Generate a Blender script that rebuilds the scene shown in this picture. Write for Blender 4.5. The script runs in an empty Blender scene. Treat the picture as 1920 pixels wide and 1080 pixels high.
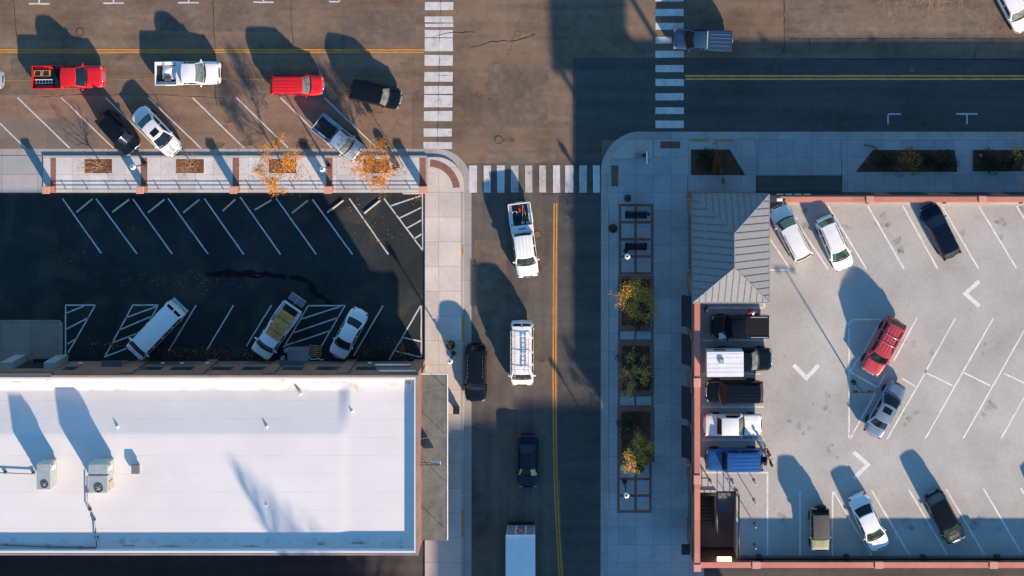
import bpy, math, random
from mathutils import Vector, Matrix
S = bpy.context.scene
COL = S.collection
rnd = random.Random(7)
R = math.radians

# ------------------------------------------------------------------ camera, sky, sun
H, FPX, NX, NY = 125.0, 2750.0, 1060.0, 130.0        # height, focal length in photo pixels, nadir pixel
cam = bpy.data.cameras.new('camera'); camo = bpy.data.objects.new('camera', cam); COL.objects.link(camo)
camo.location = (0, 0, H)
cam.sensor_width = 36; cam.lens = 36 * FPX / 1920
cam.shift_x = (960 - NX) / 1920; cam.shift_y = (NY - 540) / 1920
cam.clip_end = 2000; cam.clip_start = 1
S.camera = camo
SUN_EL, SUN_DX, SUN_DY = 19.5, 0.52, -0.854
w = bpy.data.worlds.new('World'); S.world = w; w.use_nodes = True
nt = w.node_tree; sky = nt.nodes.new('ShaderNodeTexSky'); sky.sky_type = 'NISHITA'; sky.sun_disc = False
sky.sun_elevation = R(SUN_EL); sky.sun_rotation = math.atan2(SUN_DX, SUN_DY)
sky.air_density = 0.75; sky.dust_density = 0.0; sky.ozone_density = 4.0
tint = nt.nodes.new('ShaderNodeMixRGB'); tint.blend_type = 'MULTIPLY'; tint.inputs[0].default_value = 1; tint.inputs[2].default_value = (0.74, 1.0, 0.93, 1)
nt.links.new(sky.outputs[0], tint.inputs[1]); nt.links.new(tint.outputs[0], nt.nodes['Background'].inputs[0]); nt.nodes['Background'].inputs[1].default_value = 0.14
sl = bpy.data.lights.new('sun', 'SUN'); sl.energy = 4.6; sl.angle = R(1.2); sl.color = (1, 0.785, 0.575)
so = bpy.data.objects.new('sun', sl); COL.objects.link(so); so.location = (60, -100, 60)
sd = Vector((SUN_DX, SUN_DY, math.tan(R(SUN_EL)) * math.hypot(SUN_DX, SUN_DY)))
so.rotation_euler = sd.to_track_quat('Z', 'Y').to_euler()
S.view_settings.view_transform = 'Standard'; S.view_settings.look = 'None'
S.view_settings.exposure = 1.08; S.view_settings.gamma = 1

def P(px, py, z=0.0):                                  # a measured photo pixel, at a known height, as a world point
    k = (H - z) / FPX
    return Vector(((px - NX) * k, (NY - py) * k, z))

# ------------------------------------------------------------------ materials
def lerp(a, b, t): return a + (b - a) * t
def interp(pts, t):
    for (a, u), (b, v) in zip(pts, pts[1:]):
        if t <= b: return lerp(u, v, (t - a) / (b - a) if b > a else 0)
    return pts[-1][1]
class NT:
    def __init__(s, name, rough=0.6, spec=0.5, metal=0.0, coat=0.0):
        s.m = bpy.data.materials.new(name); s.m.use_nodes = True; s.t = s.m.node_tree
        s.b = s.t.nodes['Principled BSDF']
        s.set(Roughness=rough, Metallic=metal)
        s.b.inputs['Specular IOR Level'].default_value = spec
        s.b.inputs['Coat Weight'].default_value = coat; s.b.inputs['Coat Roughness'].default_value = 0.05
        s.pos = s.n('NewGeometry').outputs['Position']
    def set(s, **k):
        for a, v in k.items(): s.b.inputs[a].default_value = v
    def n(s, t, **props):
        o = s.t.nodes.new('ShaderNode' + t)
        for a, v in props.items(): setattr(o, a, v)
        return o
    def l(s, a, b): s.t.links.new(a, b)
    def val(s, sock, v):
        if isinstance(v, (int, float, tuple)): sock.default_value = v
        else: s.l(v, sock)
    def math(s, op, a, b=0.0, c=0.0):
        o = s.n('Math', operation=op)
        for i, v in enumerate((a, b, c)): s.val(o.inputs[i], v)
        return o.outputs[0]
    def noise(s, scale, detail=4, rough=0.55, vec=None, dist=0.0):
        o = s.n('TexNoise'); o.inputs['Scale'].default_value = scale; o.inputs['Detail'].default_value = detail
        o.inputs['Roughness'].default_value = rough; o.inputs['Distortion'].default_value = dist
        s.l(vec or s.pos, o.inputs['Vector']); return o.outputs['Fac']
    def ramp(s, fac, stops):
        o = s.n('ValToRGB'); e = o.color_ramp.elements
        while len(e) < len(stops): e.new(0.5)
        for i, (p, c) in enumerate(stops):
            e[i].position = p; e[i].color = (*c, 1) if isinstance(c, tuple) else (c, c, c, 1)
        s.l(fac, o.inputs[0]); return o.outputs[0]
    def mix(s, fac, a, b, mode='MIX'):
        o = s.n('MixRGB', blend_type=mode)
        for i, v in enumerate((fac, a, b)):
            if isinstance(v, tuple) and len(v) == 3: v = (*v, 1)
            s.val(o.inputs[i], v)
        return o.outputs[0]
    def scale(s, sx, sy, sz=1):
        o = s.n('Mapping'); o.inputs['Scale'].default_value = (sx, sy, sz); s.l(s.pos, o.inputs['Vector']); return o.outputs[0]
    def col(s, c): s.val(s.b.inputs['Base Color'], (*c, 1) if isinstance(c, tuple) and len(c) == 3 else c)
    def bump(s, h, st=0.3, dist=0.02):
        o = s.n('Bump'); o.inputs['Strength'].default_value = st; o.inputs['Distance'].default_value = dist
        s.l(h, o.inputs['Height']); s.l(o.outputs[0], s.b.inputs['Normal'])

def plain(name, c, rough=0.6, spec=0.5, metal=0.0, coat=0.0, var=0.12, sc=3.0):
    t = NT(name, rough, spec, metal, coat)
    f = t.ramp(t.noise(sc, 5), [(0.3, 1 - var), (0.7, 1 + var)])
    t.col(t.mix(1.0, c, f, 'MULTIPLY')); return t.m

def asphalt(name, c, warm=(1, 1, 1), crack=1.0, streak=(0.05, 0.9), var=0.35, sc=0.16):
    t = NT(name, 0.85, 0.25)
    big = t.ramp(t.noise(sc, 7, 0.62), [(0.28, 1 - var), (0.5, 1.0), (0.74, 1 + var * 0.8)])
    st = t.ramp(t.noise(1.0, 5, 0.6, t.scale(*streak)), [(0.3, 0.74), (0.7, 1.24)])
    mid = t.ramp(t.noise(1.6, 8, 0.7), [(0.3, 0.82), (0.7, 1.16)])
    fine = t.ramp(t.noise(14, 3, 0.7), [(0.3, 0.8), (0.7, 1.2)])
    x = t.mix(1, c, big, 'MULTIPLY'); x = t.mix(1, x, st, 'MULTIPLY'); x = t.mix(1, x, mid, 'MULTIPLY'); x = t.mix(1, x, fine, 'MULTIPLY')
    pat = t.noise(0.33, 3, 0.5, dist=0.6)                       # old warm patches in the tar
    x = t.mix(t.ramp(pat, [(0.52, 0.0), (0.66, 0.5)]), x, tuple(min(1, c[i] * warm[i]) for i in range(3)))
    stain = t.ramp(t.noise(0.9, 6, 0.75), [(0.63, 0.0), (0.72, 0.55)])
    x = t.mix(stain, x, tuple(v * 0.5 for v in c))
    if crack:
        o = t.n('VectorMath', operation='MULTIPLY_ADD'); nn = t.n('TexNoise'); nn.inputs['Scale'].default_value = 0.5; nn.inputs['Detail'].default_value = 6
        t.l(t.pos, nn.inputs['Vector']); t.l(nn.outputs['Color'], o.inputs[0]); o.inputs[1].default_value = (3.5, 3.5, 0); t.l(t.pos, o.inputs[2])
        v = t.n('TexVoronoi', feature='DISTANCE_TO_EDGE'); v.inputs['Scale'].default_value = 0.11; t.l(o.outputs[0], v.inputs['Vector'])
        ck = t.ramp(v.outputs['Distance'], [(0.0, 0.55 * crack), (0.006, 0.0)])
        gate = t.ramp(t.noise(0.22, 2), [(0.48, 0.0), (0.56, 1.0)])
        x = t.mix(t.math('MULTIPLY', ck, gate), x, tuple(v * 0.3 for v in c))
    t.col(x); t.bump(t.noise(30, 3), 0.25, 0.01); return t.m

def concrete(name, c, gx=1.5, gy=1.5, joint=0.035, var=0.14, ox=0.0, oy=0.0, rough=0.8, dirt=0.35, jd=0.5, sc=0.5):
    t = NT(name, rough, 0.3)
    sp = t.n('SeparateXYZ'); t.l(t.pos, sp.inputs[0])
    x = t.mix(1, c, t.ramp(t.noise(sc, 7, 0.6), [(0.28, 1 - var), (0.72, 1 + var * 0.7)]), 'MULTIPLY')
    x = t.mix(1, x, t.ramp(t.noise(6, 6, 0.7), [(0.3, 0.9), (0.7, 1.08)]), 'MULTIPLY')
    if gx:
        fs = []; cell = t.n('CombineXYZ')
        for i, (g, of) in enumerate(((gx, ox), (gy, oy))):
            q = t.math('ADD', t.math('DIVIDE', sp.outputs[i], g), of + 100)
            fs.append(t.math('LESS_THAN', t.math('FRACT', q), joint / g)); t.l(t.math('FLOOR', q), cell.inputs[i])
        wn = t.n('TexWhiteNoise', noise_dimensions='2D'); t.l(cell.outputs[0], wn.inputs['Vector'])
        x = t.mix(1, x, t.ramp(wn.outputs['Value'], [(0, 0.88), (1, 1.08)]), 'MULTIPLY')
        x = t.mix(t.math('MULTIPLY', t.math('MAXIMUM', fs[0], fs[1]), jd), x, tuple(v * 0.3 for v in c))
    x = t.mix(t.ramp(t.noise(0.9, 8, 0.75, dist=0.4), [(0.56, 0.0), (0.76, dirt)]), x, tuple(v * f for v, f in zip(c, (0.5, 0.45, 0.4))))
    t.col(x); t.bump(t.noise(18, 4), 0.15, 0.01); return t.m

def brick(name, c1, c2, mortar, sc=1.0, axis='W', var=0.2):
    t = NT(name, 0.85, 0.25)
    sp = t.n('SeparateXYZ'); t.l(t.pos, sp.inputs[0]); cb = t.n('CombineXYZ')
    if axis == 'W':                                            # walls: run along x+y, rows by z
        t.l(t.math('ADD', sp.outputs[0], sp.outputs[1]), cb.inputs[0]); t.l(sp.outputs[2], cb.inputs[1])
    else:
        t.l(sp.outputs[0], cb.inputs[0]); t.l(sp.outputs[1], cb.inputs[1])
    b = t.n('TexBrick'); t.l(cb.outputs[0], b.inputs['Vector']); b.inputs['Scale'].default_value = sc
    b.inputs['Color1'].default_value = (*c1, 1); b.inputs['Color2'].default_value = (*c2, 1); b.inputs['Mortar'].default_value = (*mortar, 1)
    b.inputs['Brick Width'].default_value = 0.22; b.inputs['Row Height'].default_value = 0.075; b.inputs['Mortar Size'].default_value = 0.008
    x = t.mix(1, b.outputs['Color'], t.ramp(t.noise(0.7, 7, 0.65), [(0.3, 1 - var), (0.7, 1 + var)]), 'MULTIPLY')
    t.col(x); return t.m

def paintline(name, c, wear=0.5, rough=0.7):
    t = NT(name, rough, 0.3)
    t.col(t.mix(1, c, t.ramp(t.noise(1.3, 8, 0.7), [(0.3, 0.72), (0.7, 1.06)]), 'MULTIPLY'))
    a = t.ramp(t.noise(2.2, 9, 0.75), [(0.30, 1 - wear), (0.46, 1.0)])
    t.l(a, t.b.inputs['Alpha']); return t.m

def carpaint(name, c, metal=0.0, rough=0.32):
    dk = max(c) < 0.04; t = NT(name, rough, 0.25 if dk else 0.5, metal, 0.2 if dk else 0.5)
    x = t.mix(1, c, t.ramp(t.noise(1.4, 6, 0.6), [(0.3, 0.93), (0.7, 1.05)]), 'MULTIPLY')
    t.col(x); t.val(t.b.inputs['Roughness'], t.math('MULTIPLY_ADD', t.noise(3, 5), 0.12, rough - 0.06)); return t.m

def leafmat(name, stops, sc=2.0, trans=0.25):
    t = NT(name, 0.7, 0.2)
    t.col(t.ramp(t.noise(sc, 3, 0.8), stops)); return t.m

M = {}
M['ground'] = asphalt('ground_dirt', (0.10, 0.085, 0.07), (1, 1, 1), 0)
M['road'] = asphalt('road_asphalt', (0.170, 0.118, 0.084), (1.3, 1.15, 1.02), 1.0, (0.05, 0.8), 0.42)
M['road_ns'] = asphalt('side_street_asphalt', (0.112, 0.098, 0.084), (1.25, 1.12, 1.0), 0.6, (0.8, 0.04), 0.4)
M['road_patch'] = asphalt('patched_asphalt', (0.145, 0.108, 0.083), (1.15, 1.08, 1.0), 0.5, (0.4, 0.4), 0.3)
M['road_dark'] = asphalt('dark_asphalt', (0.074, 0.071, 0.068), (1.1, 1.05, 1.0), 0.3, (0.05, 0.9), 0.2)
M['road_old'] = asphalt('old_parking_lane_asphalt', (0.150, 0.115, 0.090), (1.3, 1.15, 1.0), 1.0, (0.05, 0.9), 0.3, 0.4)
M['pad'] = asphalt('pad_asphalt', (0.105, 0.10, 0.095), (1, 1, 1), 0)
M['deck_line'] = paintline('deck_paint', (0.80, 0.76, 0.74), 0.45)
M['patch'] = concrete('worn_concrete_patch', (0.185, 0.145, 0.115), 3.4, 3.0, 0.03, dirt=0.6, jd=0.3)
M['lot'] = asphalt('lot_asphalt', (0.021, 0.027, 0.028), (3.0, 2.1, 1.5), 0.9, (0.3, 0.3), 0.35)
M['wet'] = plain('wet_tar', (0.0035, 0.004, 0.005), 0.5, 0.15)
M['crack'] = plain('tar', (0.014, 0.014, 0.015), 0.7)
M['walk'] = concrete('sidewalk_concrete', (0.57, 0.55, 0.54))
M['walk_e'] = concrete('shaded_sidewalk_concrete', (0.37, 0.375, 0.38), dirt=0.5)  # darker copy of the sidewalk tone, paints in shade on the east side
M['bay'] = asphalt('worn_bay_asphalt', (0.215, 0.140, 0.098), (1.15, 1.08, 1.0), 1.0, (0.05, 0.8), 0.3)
M['walk_tan'] = concrete('warm_sidewalk_concrete', (0.60, 0.52, 0.46), 3.6, 2.1, 0.04, jd=0.6)
M['gutter'] = concrete('gutter_concrete', (0.38, 0.35, 0.32), 3.0, 3.0, 0.04, dirt=0.6)
M['kerb'] = concrete('kerb_concrete', (0.42, 0.38, 0.34), 3.0, 3.0, 0.03, dirt=0.4)
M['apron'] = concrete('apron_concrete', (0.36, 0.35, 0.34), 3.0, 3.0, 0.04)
M['ramp'] = concrete('ramp_concrete', (0.30, 0.24, 0.20), 2.4, 2.4, 0.05, dirt=0.5)
M['deck'] = concrete('deck_concrete', (0.425, 0.405, 0.375), 0, 0, var=0.22, dirt=0.34, sc=0.2)
M['deckkerb'] = concrete('deck_kerb_concrete', (0.56, 0.49, 0.42), 4, 4, 0.03, dirt=0.2)
M['shaft'] = concrete('stair_concrete', (0.16, 0.16, 0.16), 0, 0, dirt=0.4)
M['redcap'] = concrete('red_stucco_coping', (0.56, 0.21, 0.155), 2.6, 2.6, 0.02, var=0.1, dirt=0.15, jd=0.35)
M['pinkcap'] = concrete('pink_stone_cap', (0.62, 0.30, 0.23), 0, 0, var=0.1, dirt=0.15)
M['brick'] = brick('red_brick_wall', (0.34, 0.135, 0.085), (0.27, 0.10, 0.065), (0.30, 0.22, 0.18))
M['brickg'] = brick('garage_brick_wall', (0.20, 0.075, 0.055), (0.25, 0.10, 0.07), (0.22, 0.16, 0.14))
M['pave'] = brick('brick_paving', (0.22, 0.095, 0.07), (0.28, 0.13, 0.09), (0.15, 0.1, 0.08), 1.0, 'F')
M['tactile'] = brick('tactile_paving', (0.16, 0.085, 0.06), (0.19, 0.10, 0.075), (0.10, 0.06, 0.05), 2.0, 'F')
M['soil'] = asphalt('mulch', (0.090, 0.045, 0.026), (1.8, 1.3, 0.9), 0, (3, 3), 0.4, 0.8)
M['redsoil'] = asphalt('red_mulch', (0.16, 0.065, 0.035), (1.5, 1.1, 0.8), 0, (3, 3), 0.4, 0.8)
M['white_line'] = paintline('white_road_paint', (0.62, 0.59, 0.57), 0.55)
M['worn_line'] = paintline('worn_white_road_paint', (0.50, 0.46, 0.43), 0.85)
M['yellow_line'] = paintline('yellow_road_paint', (0.62, 0.28, 0.045), 0.7)
M['fresh_yellow'] = paintline('fresh_yellow_paint', (0.86, 0.42, 0.09), 0.35)
M['faded_yellow'] = paintline('faded_yellow_paint', (0.45, 0.24, 0.06), 1.0)
M['metal'] = plain('galvanised_metal', (0.42, 0.46, 0.44), 0.45, 0.5, 0.3)
M['white_metal'] = plain('white_metal', (0.75, 0.75, 0.74), 0.4)
M['black_metal'] = plain('black_metal', (0.014, 0.015, 0.017), 0.45)
M['grey_metal'] = plain('grey_metal', (0.16, 0.17, 0.18), 0.5)
M['globe'] = plain('lamp_globe', (0.85, 0.85, 0.83), 0.25)
M['wood'] = plain('plywood', (0.56, 0.24, 0.055), 0.6, var=0.3, sc=2.2)
M['timber'] = plain('timber', (0.42, 0.25, 0.11), 0.7, var=0.3)
M['bark'] = plain('bark', (0.16, 0.11, 0.075), 0.85, 0.2)
M['palebark'] = plain('pale_bark', (0.34, 0.235, 0.155), 0.85, 0.2)
M['tyre'] = plain('tyre_rubber', (0.012, 0.012, 0.013), 0.8, 0.3)
M['rim'] = plain('alloy_rim', (0.55, 0.55, 0.56), 0.3, 0.5, 0.7)
M['chrome'] = plain('chrome', (0.72, 0.72, 0.73), 0.18, 0.5, 0.85)
M['trim'] = plain('black_trim', (0.016, 0.017, 0.019), 0.5)
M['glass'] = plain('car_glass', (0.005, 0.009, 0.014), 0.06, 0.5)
M['glass_pale'] = plain('sunlit_windscreen_glass', (0.12, 0.135, 0.13), 0.07, 0.5, 0, 0.0, 0.6, 2.2)  # sunlight through the windscreen painted in as pale grey
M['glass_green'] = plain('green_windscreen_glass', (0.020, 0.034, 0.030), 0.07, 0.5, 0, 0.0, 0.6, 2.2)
M['head'] = plain('headlamp', (0.26, 0.27, 0.27), 0.08, 0.8, 0.2)
M['amber'] = plain('amber_lens', (0.6, 0.2, 0.02), 0.2)
M['tail'] = plain('tail_lens', (0.42, 0.012, 0.014), 0.2)
M['plate'] = plain('plate_white', (0.7, 0.7, 0.7), 0.5)
M['white'] = carpaint('white_paint', (0.80, 0.78, 0.77))
M['pearl'] = carpaint('pearl_white_paint', (0.74, 0.70, 0.67))
M['red'] = carpaint('red_paint', (0.62, 0.010, 0.012))
M['darkred'] = carpaint('faded_red_paint', (0.46, 0.045, 0.055))
M['black'] = carpaint('black_paint', (0.005, 0.007, 0.010), rough=0.16)
M['navy'] = carpaint('navy_paint', (0.003, 0.007, 0.019), rough=0.16)
M['silver'] = carpaint('silver_paint', (0.40, 0.45, 0.52), 0.35)
M['grey'] = carpaint('grey_paint', (0.005, 0.006, 0.008), 0.0, 0.2)
M['steel'] = carpaint('steel_blue_paint', (0.20, 0.26, 0.34), 0.3)
M['blue'] = carpaint('blue_paint', (0.012, 0.075, 0.26))
M['dullblue'] = carpaint('dull_blue_paint', (0.010, 0.042, 0.095), 0, 0.45)
M['olive'] = carpaint('olive_paint', (0.30, 0.30, 0.16), 0, 0.55)
M['canvas'] = plain('canvas', (0.10, 0.095, 0.085), 0.9, 0.2)
M['vinyl'] = plain('black_vinyl', (0.010, 0.012, 0.015), 0.75, 0.15)
M['skin'] = plain('skin', (0.45, 0.26, 0.18), 0.6)
M['denim'] = plain('denim', (0.035, 0.045, 0.08), 0.9)
M['redcloth'] = plain('red_cloth', (0.62, 0.015, 0.012), 0.9)
M['darkcloth'] = plain('dark_cloth', (0.015, 0.018, 0.028), 0.9)
M['beigecloth'] = plain('beige_cloth', (0.45, 0.33, 0.22), 0.9)
M['whitecloth'] = plain('white_cloth', (0.72, 0.70, 0.68), 0.9)
M['hair'] = plain('hair', (0.02, 0.013, 0.01), 0.6)
M['decal_red'] = plain('red_decal', (0.5, 0.035, 0.04), 0.5)
M['window'] = plain('dark_window', (0.03, 0.04, 0.045), 0.15, 0.7)
M['greytrim'] = plain('grey_flashing', (0.09, 0.09, 0.095), 0.5)
M['tan_filter'] = plain('tan_filter', (0.42, 0.33, 0.22), 0.8)
M['roofmetal'] = plain('standing_seam_metal', (0.195, 0.205, 0.22), 0.75, 0.05, 0.0, 0.0, 0.07)
M['awn'] = plain('awning_canvas', (0.008, 0.013, 0.020), 0.85)
M['litter'] = leafmat('dry_leaf', [(0.3, (0.10, 0.045, 0.02)), (0.5, (0.22, 0.10, 0.035)), (0.7, (0.38, 0.17, 0.05))])
M['orange_leaf'] = leafmat('orange_leaf', [(0.3, (0.42, 0.13, 0.02)), (0.5, (0.68, 0.27, 0.04)), (0.7, (0.78, 0.44, 0.10))], 3)
M['yellow_leaf'] = leafmat('yellow_leaf', [(0.3, (0.30, 0.15, 0.02)), (0.5, (0.50, 0.27, 0.03)), (0.7, (0.62, 0.38, 0.06))], 3)
M['gold_leaf'] = leafmat('gold_leaf', [(0.26, (0.14, 0.12, 0.03)), (0.42, (0.38, 0.22, 0.035)), (0.58, (0.62, 0.36, 0.06)), (0.72, (0.75, 0.50, 0.12))], 1.6)
M['dull_leaf'] = leafmat('olive_leaf', [(0.3, (0.045, 0.05, 0.02)), (0.5, (0.11, 0.10, 0.035)), (0.7, (0.26, 0.19, 0.05))], 2)
M['green_leaf'] = leafmat('evergreen_leaf', [(0.3, (0.012, 0.020, 0.012)), (0.5, (0.028, 0.040, 0.02)), (0.7, (0.055, 0.065, 0.03))], 2)
M['rust_leaf'] = leafmat('rust_leaf', [(0.3, (0.12, 0.055, 0.018)), (0.5, (0.24, 0.12, 0.03)), (0.7, (0.36, 0.17, 0.05))], 2)

def stainmat(name, c, a0, a1, sc):
    t = NT(name, 0.7, 0.3); t.col(c); t.l(t.ramp(t.noise(sc, 6, 0.7), [(0.36, a0), (0.66, a1)]), t.b.inputs['Alpha']); return t.m
M['stain'] = stainmat('oil_stain', (0.03, 0.028, 0.026), 0.0, 0.26, 3.0); M['rooftan'] = stainmat('roof_dirt', (0.34, 0.22, 0.13), 0.05, 0.75, 4.0)
def membrane():
    t = NT('white_roof_membrane', 0.6, 0.3)
    sp = t.n('SeparateXYZ'); t.l(t.pos, sp.inputs[0])
    seam = t.math('LESS_THAN', t.math('FRACT', t.math('ADD', t.math('DIVIDE', sp.outputs[1], 1.48), 100.3)), 0.022)
    c = (0.70, 0.67, 0.655)
    x = t.mix(1, c, t.ramp(t.noise(0.3, 6), [(0.3, 0.95), (0.7, 1.04)]), 'MULTIPLY')
    x = t.mix(t.math('MULTIPLY', seam, t.ramp(t.noise(0.5, 3), [(0.35, 0.12), (0.65, 0.5)])), x, (0.35, 0.33, 0.32))
    # brown ponding stains in a band along the two long edges
    e1 = t.ramp(t.math('ABSOLUTE', t.math('ADD', sp.outputs[1], 25.95)), [(0.25, 1.0), (0.55, 0.0)])
    st = t.ramp(t.noise(0.55, 7, 0.65), [(0.52, 0.0), (0.68, 0.65)])
    x = t.mix(t.math('MULTIPLY', e1, st), x, (0.42, 0.30, 0.20))
    e2 = t.ramp(t.math('ABSOLUTE', t.math('ADD', sp.outputs[1], 38.5)), [(0.1, 1.0), (0.45, 0.0)])
    st2 = t.ramp(t.noise(1.1, 8, 0.7), [(0.50, 0.0), (0.66, 0.6)])
    x = t.mix(t.math('MULTIPLY', e2, st2), x, (0.30, 0.26, 0.23))
    sm = t.ramp(t.noise(0.8, 8, 0.7), [(0.62, 0.0), (0.78, 0.18)])
    x = t.mix(sm, x, (0.5, 0.45, 0.4))
    t.col(x); return t.m
M['membrane'] = membrane()
M['awntop'] = asphalt('awning_roofing', (0.155, 0.16, 0.15), (1.3, 1.2, 1.05), 0, (0.9, 0.15), 0.3, 0.35)
_t = NT('lit_lamp'); _t.col((0.9, 0.6, 0.3)); _t.b.inputs['Emission Color'].default_value = (1, 0.55, 0.2, 1); _t.b.inputs['Emission Strength'].default_value = 2.2
M['lit'] = _t.m
_t = NT('lit_tube'); _t.col((0.9, 0.8, 0.6)); _t.b.inputs['Emission Color'].default_value = (1, 0.82, 0.6, 1); _t.b.inputs['Emission Strength'].default_value = 5
M['tube'] = _t.m

# ------------------------------------------------------------------ mesh builder
class MB:
    def __init__(s): s.v = []; s.f = []; s.mi = []
    def add(s, vs, fs, mi=0):
        o = len(s.v); s.v += [tuple(v) for v in vs]
        for f in fs: s.f.append([i + o for i in f]); s.mi.append(mi)
        return s
    def box(s, x0, x1, y0, y1, z0, z1, mi=0):
        x0, x1 = sorted((x0, x1)); y0, y1 = sorted((y0, y1)); z0, z1 = sorted((z0, z1))
        return s.add([(x, y, z) for z in (z0, z1) for y in (y0, y1) for x in (x0, x1)],
                     [(0, 2, 3, 1), (4, 5, 7, 6), (0, 1, 5, 4), (2, 6, 7, 3), (0, 4, 6, 2), (1, 3, 7, 5)], mi)
    def prism(s, poly, z0, z1, mi=0):
        a = sum(p[0] * q[1] - q[0] * p[1] for p, q in zip(poly, poly[1:] + poly[:1]))
        if a < 0: poly = poly[::-1]
        n = len(poly)
        vs = [(p[0], p[1], z0) for p in poly] + [(p[0], p[1], z1) for p in poly]
        return s.add(vs, [list(range(n))[::-1], list(range(n, 2 * n))] + [(i, (i + 1) % n, (i + 1) % n + n, i + n) for i in range(n)], mi)
    def sheet(s, poly, z, mi=0):
        a = sum(p[0] * q[1] - q[0] * p[1] for p, q in zip(poly, poly[1:] + poly[:1]))
        if a < 0: poly = poly[::-1]
        return s.add([(p[0], p[1], z) for p in poly], [list(range(len(poly)))], mi)
    def tube(s, a, b, r0, r1=None, n=8, mi=0):
        a = Vector(a); b = Vector(b); r1 = r0 if r1 is None else r1
        d = (b - a)
        if d.length < 1e-6: return s
        d.normalize(); u = d.orthogonal().normalized(); v = d.cross(u)
        vs = [p + (u * math.cos(2 * math.pi * i / n) + v * math.sin(2 * math.pi * i / n)) * r for p, r in ((a, r0), (b, r1)) for i in range(n)]
        return s.add(vs, [(i, (i + 1) % n, (i + 1) % n + n, i + n) for i in range(n)] + [list(range(n))[::-1], list(range(n, 2 * n))], mi)
    def path(s, pts, r, n=6, mi=0):
        for a, b in zip(pts, pts[1:]): s.tube(a, b, r, r, n, mi)
        return s
    def ell(s, c, r, nu=12, nv=8, mi=0, e=1.0):
        c = Vector(c); r = Vector((r, r, r)) if isinstance(r, (int, float)) else Vector(r)
        pw = lambda q: math.copysign(abs(q) ** e, q)
        vs = []
        for j in range(1, nv):
            th = math.pi * j / nv
            for i in range(nu):
                ph = 2 * math.pi * i / nu
                vs.append(c + Vector((r[0] * pw(math.sin(th)) * pw(math.cos(ph)), r[1] * pw(math.sin(th)) * pw(math.sin(ph)), r[2] * pw(math.cos(th)))))
        t = len(vs); vs += [c + Vector((0, 0, r[2])), c - Vector((0, 0, r[2]))]
        fs = [(j * nu + i, (j + 1) * nu + i, (j + 1) * nu + (i + 1) % nu, j * nu + (i + 1) % nu) for j in range(nv - 2) for i in range(nu)]
        fs += [(t, i, (i + 1) % nu) for i in range(nu)] + [(t + 1, (nv - 2) * nu + (i + 1) % nu, (nv - 2) * nu + i) for i in range(nu)]
        return s.add(vs, fs, mi)
    def lathe(s, prof, c=(0, 0, 0), n=16, axis='Z', mi=0):                 # prof: (radius, height)
        vs = []
        for r, h in prof:
            for i in range(n):
                a = 2 * math.pi * i / n; x, y = r * math.cos(a), r * math.sin(a)
                vs.append((c[0] + x, c[1] + y, c[2] + h) if axis == 'Z' else (c[0] + x, c[1] + h, c[2] + y))
        m = len(prof)
        fs = [(j * n + i, j * n + (i + 1) % n, (j + 1) * n + (i + 1) % n, (j + 1) * n + i) for j in range(m - 1) for i in range(n)]
        fs += [list(range(n))[::-1], list(range((m - 1) * n, m * n))]
        return s.add(vs, fs, mi)
    def patch(s, fn, nu, nv, mi=0):
        vs = [fn(i / nu, j / nv) for j in range(nv + 1) for i in range(nu + 1)]
        return s.add(vs, [(j * (nu + 1) + i, j * (nu + 1) + i + 1, (j + 1) * (nu + 1) + i + 1, (j + 1) * (nu + 1) + i) for j in range(nv) for i in range(nu)], mi)
    def strip(s, pts, wd, z, mi=0):                                       # flat ribbon along 2-d points
        pts = [Vector(p[:2]) for p in pts]
        L, Rr = [], []
        for i, p in enumerate(pts):
            d = (pts[min(i + 1, len(pts) - 1)] - pts[max(i - 1, 0)])
            if d.length < 1e-9: d = Vector((1, 0))
            d.normalize(); nrm = Vector((-d.y, d.x))
            ww = wd[i] if isinstance(wd, list) else wd
            L.append(p + nrm * ww / 2); Rr.append(p - nrm * ww / 2)
        n = len(pts)
        return s.add([(p.x, p.y, z) for p in L] + [(p.x, p.y, z) for p in Rr], [(n + i, n + i + 1, i + 1, i) for i in range(n - 1)], mi)
    def build(s, name, mats, parent=None, smooth=False, bevel=0.0, world=False, angle=None):
        me = bpy.data.meshes.new(name)
        vs = s.v
        if world and parent is not None:
            o = parent.location if parent.parent is None else parent.location + parent.parent.location
            vs = [(v[0] - o[0], v[1] - o[1], v[2] - o[2]) for v in vs]
        me.from_pydata(vs, [], s.f)
        for m in (mats if isinstance(mats, (list, tuple)) else [mats]): me.materials.append(M[m] if isinstance(m, str) else m)
        for p, i in zip(me.polygons, s.mi): p.material_index = i
        if smooth:
            for p in me.polygons: p.use_smooth = True
            if angle: me.set_sharp_from_angle(angle=R(angle))
        me.update()
        ob = bpy.data.objects.new(name, me); COL.objects.link(ob)
        if parent is not None: ob.parent = parent
        if bevel:
            b = ob.modifiers.new('bevel', 'BEVEL'); b.width = bevel; b.segments = 2; b.limit_method = 'ANGLE'
        return ob

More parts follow.
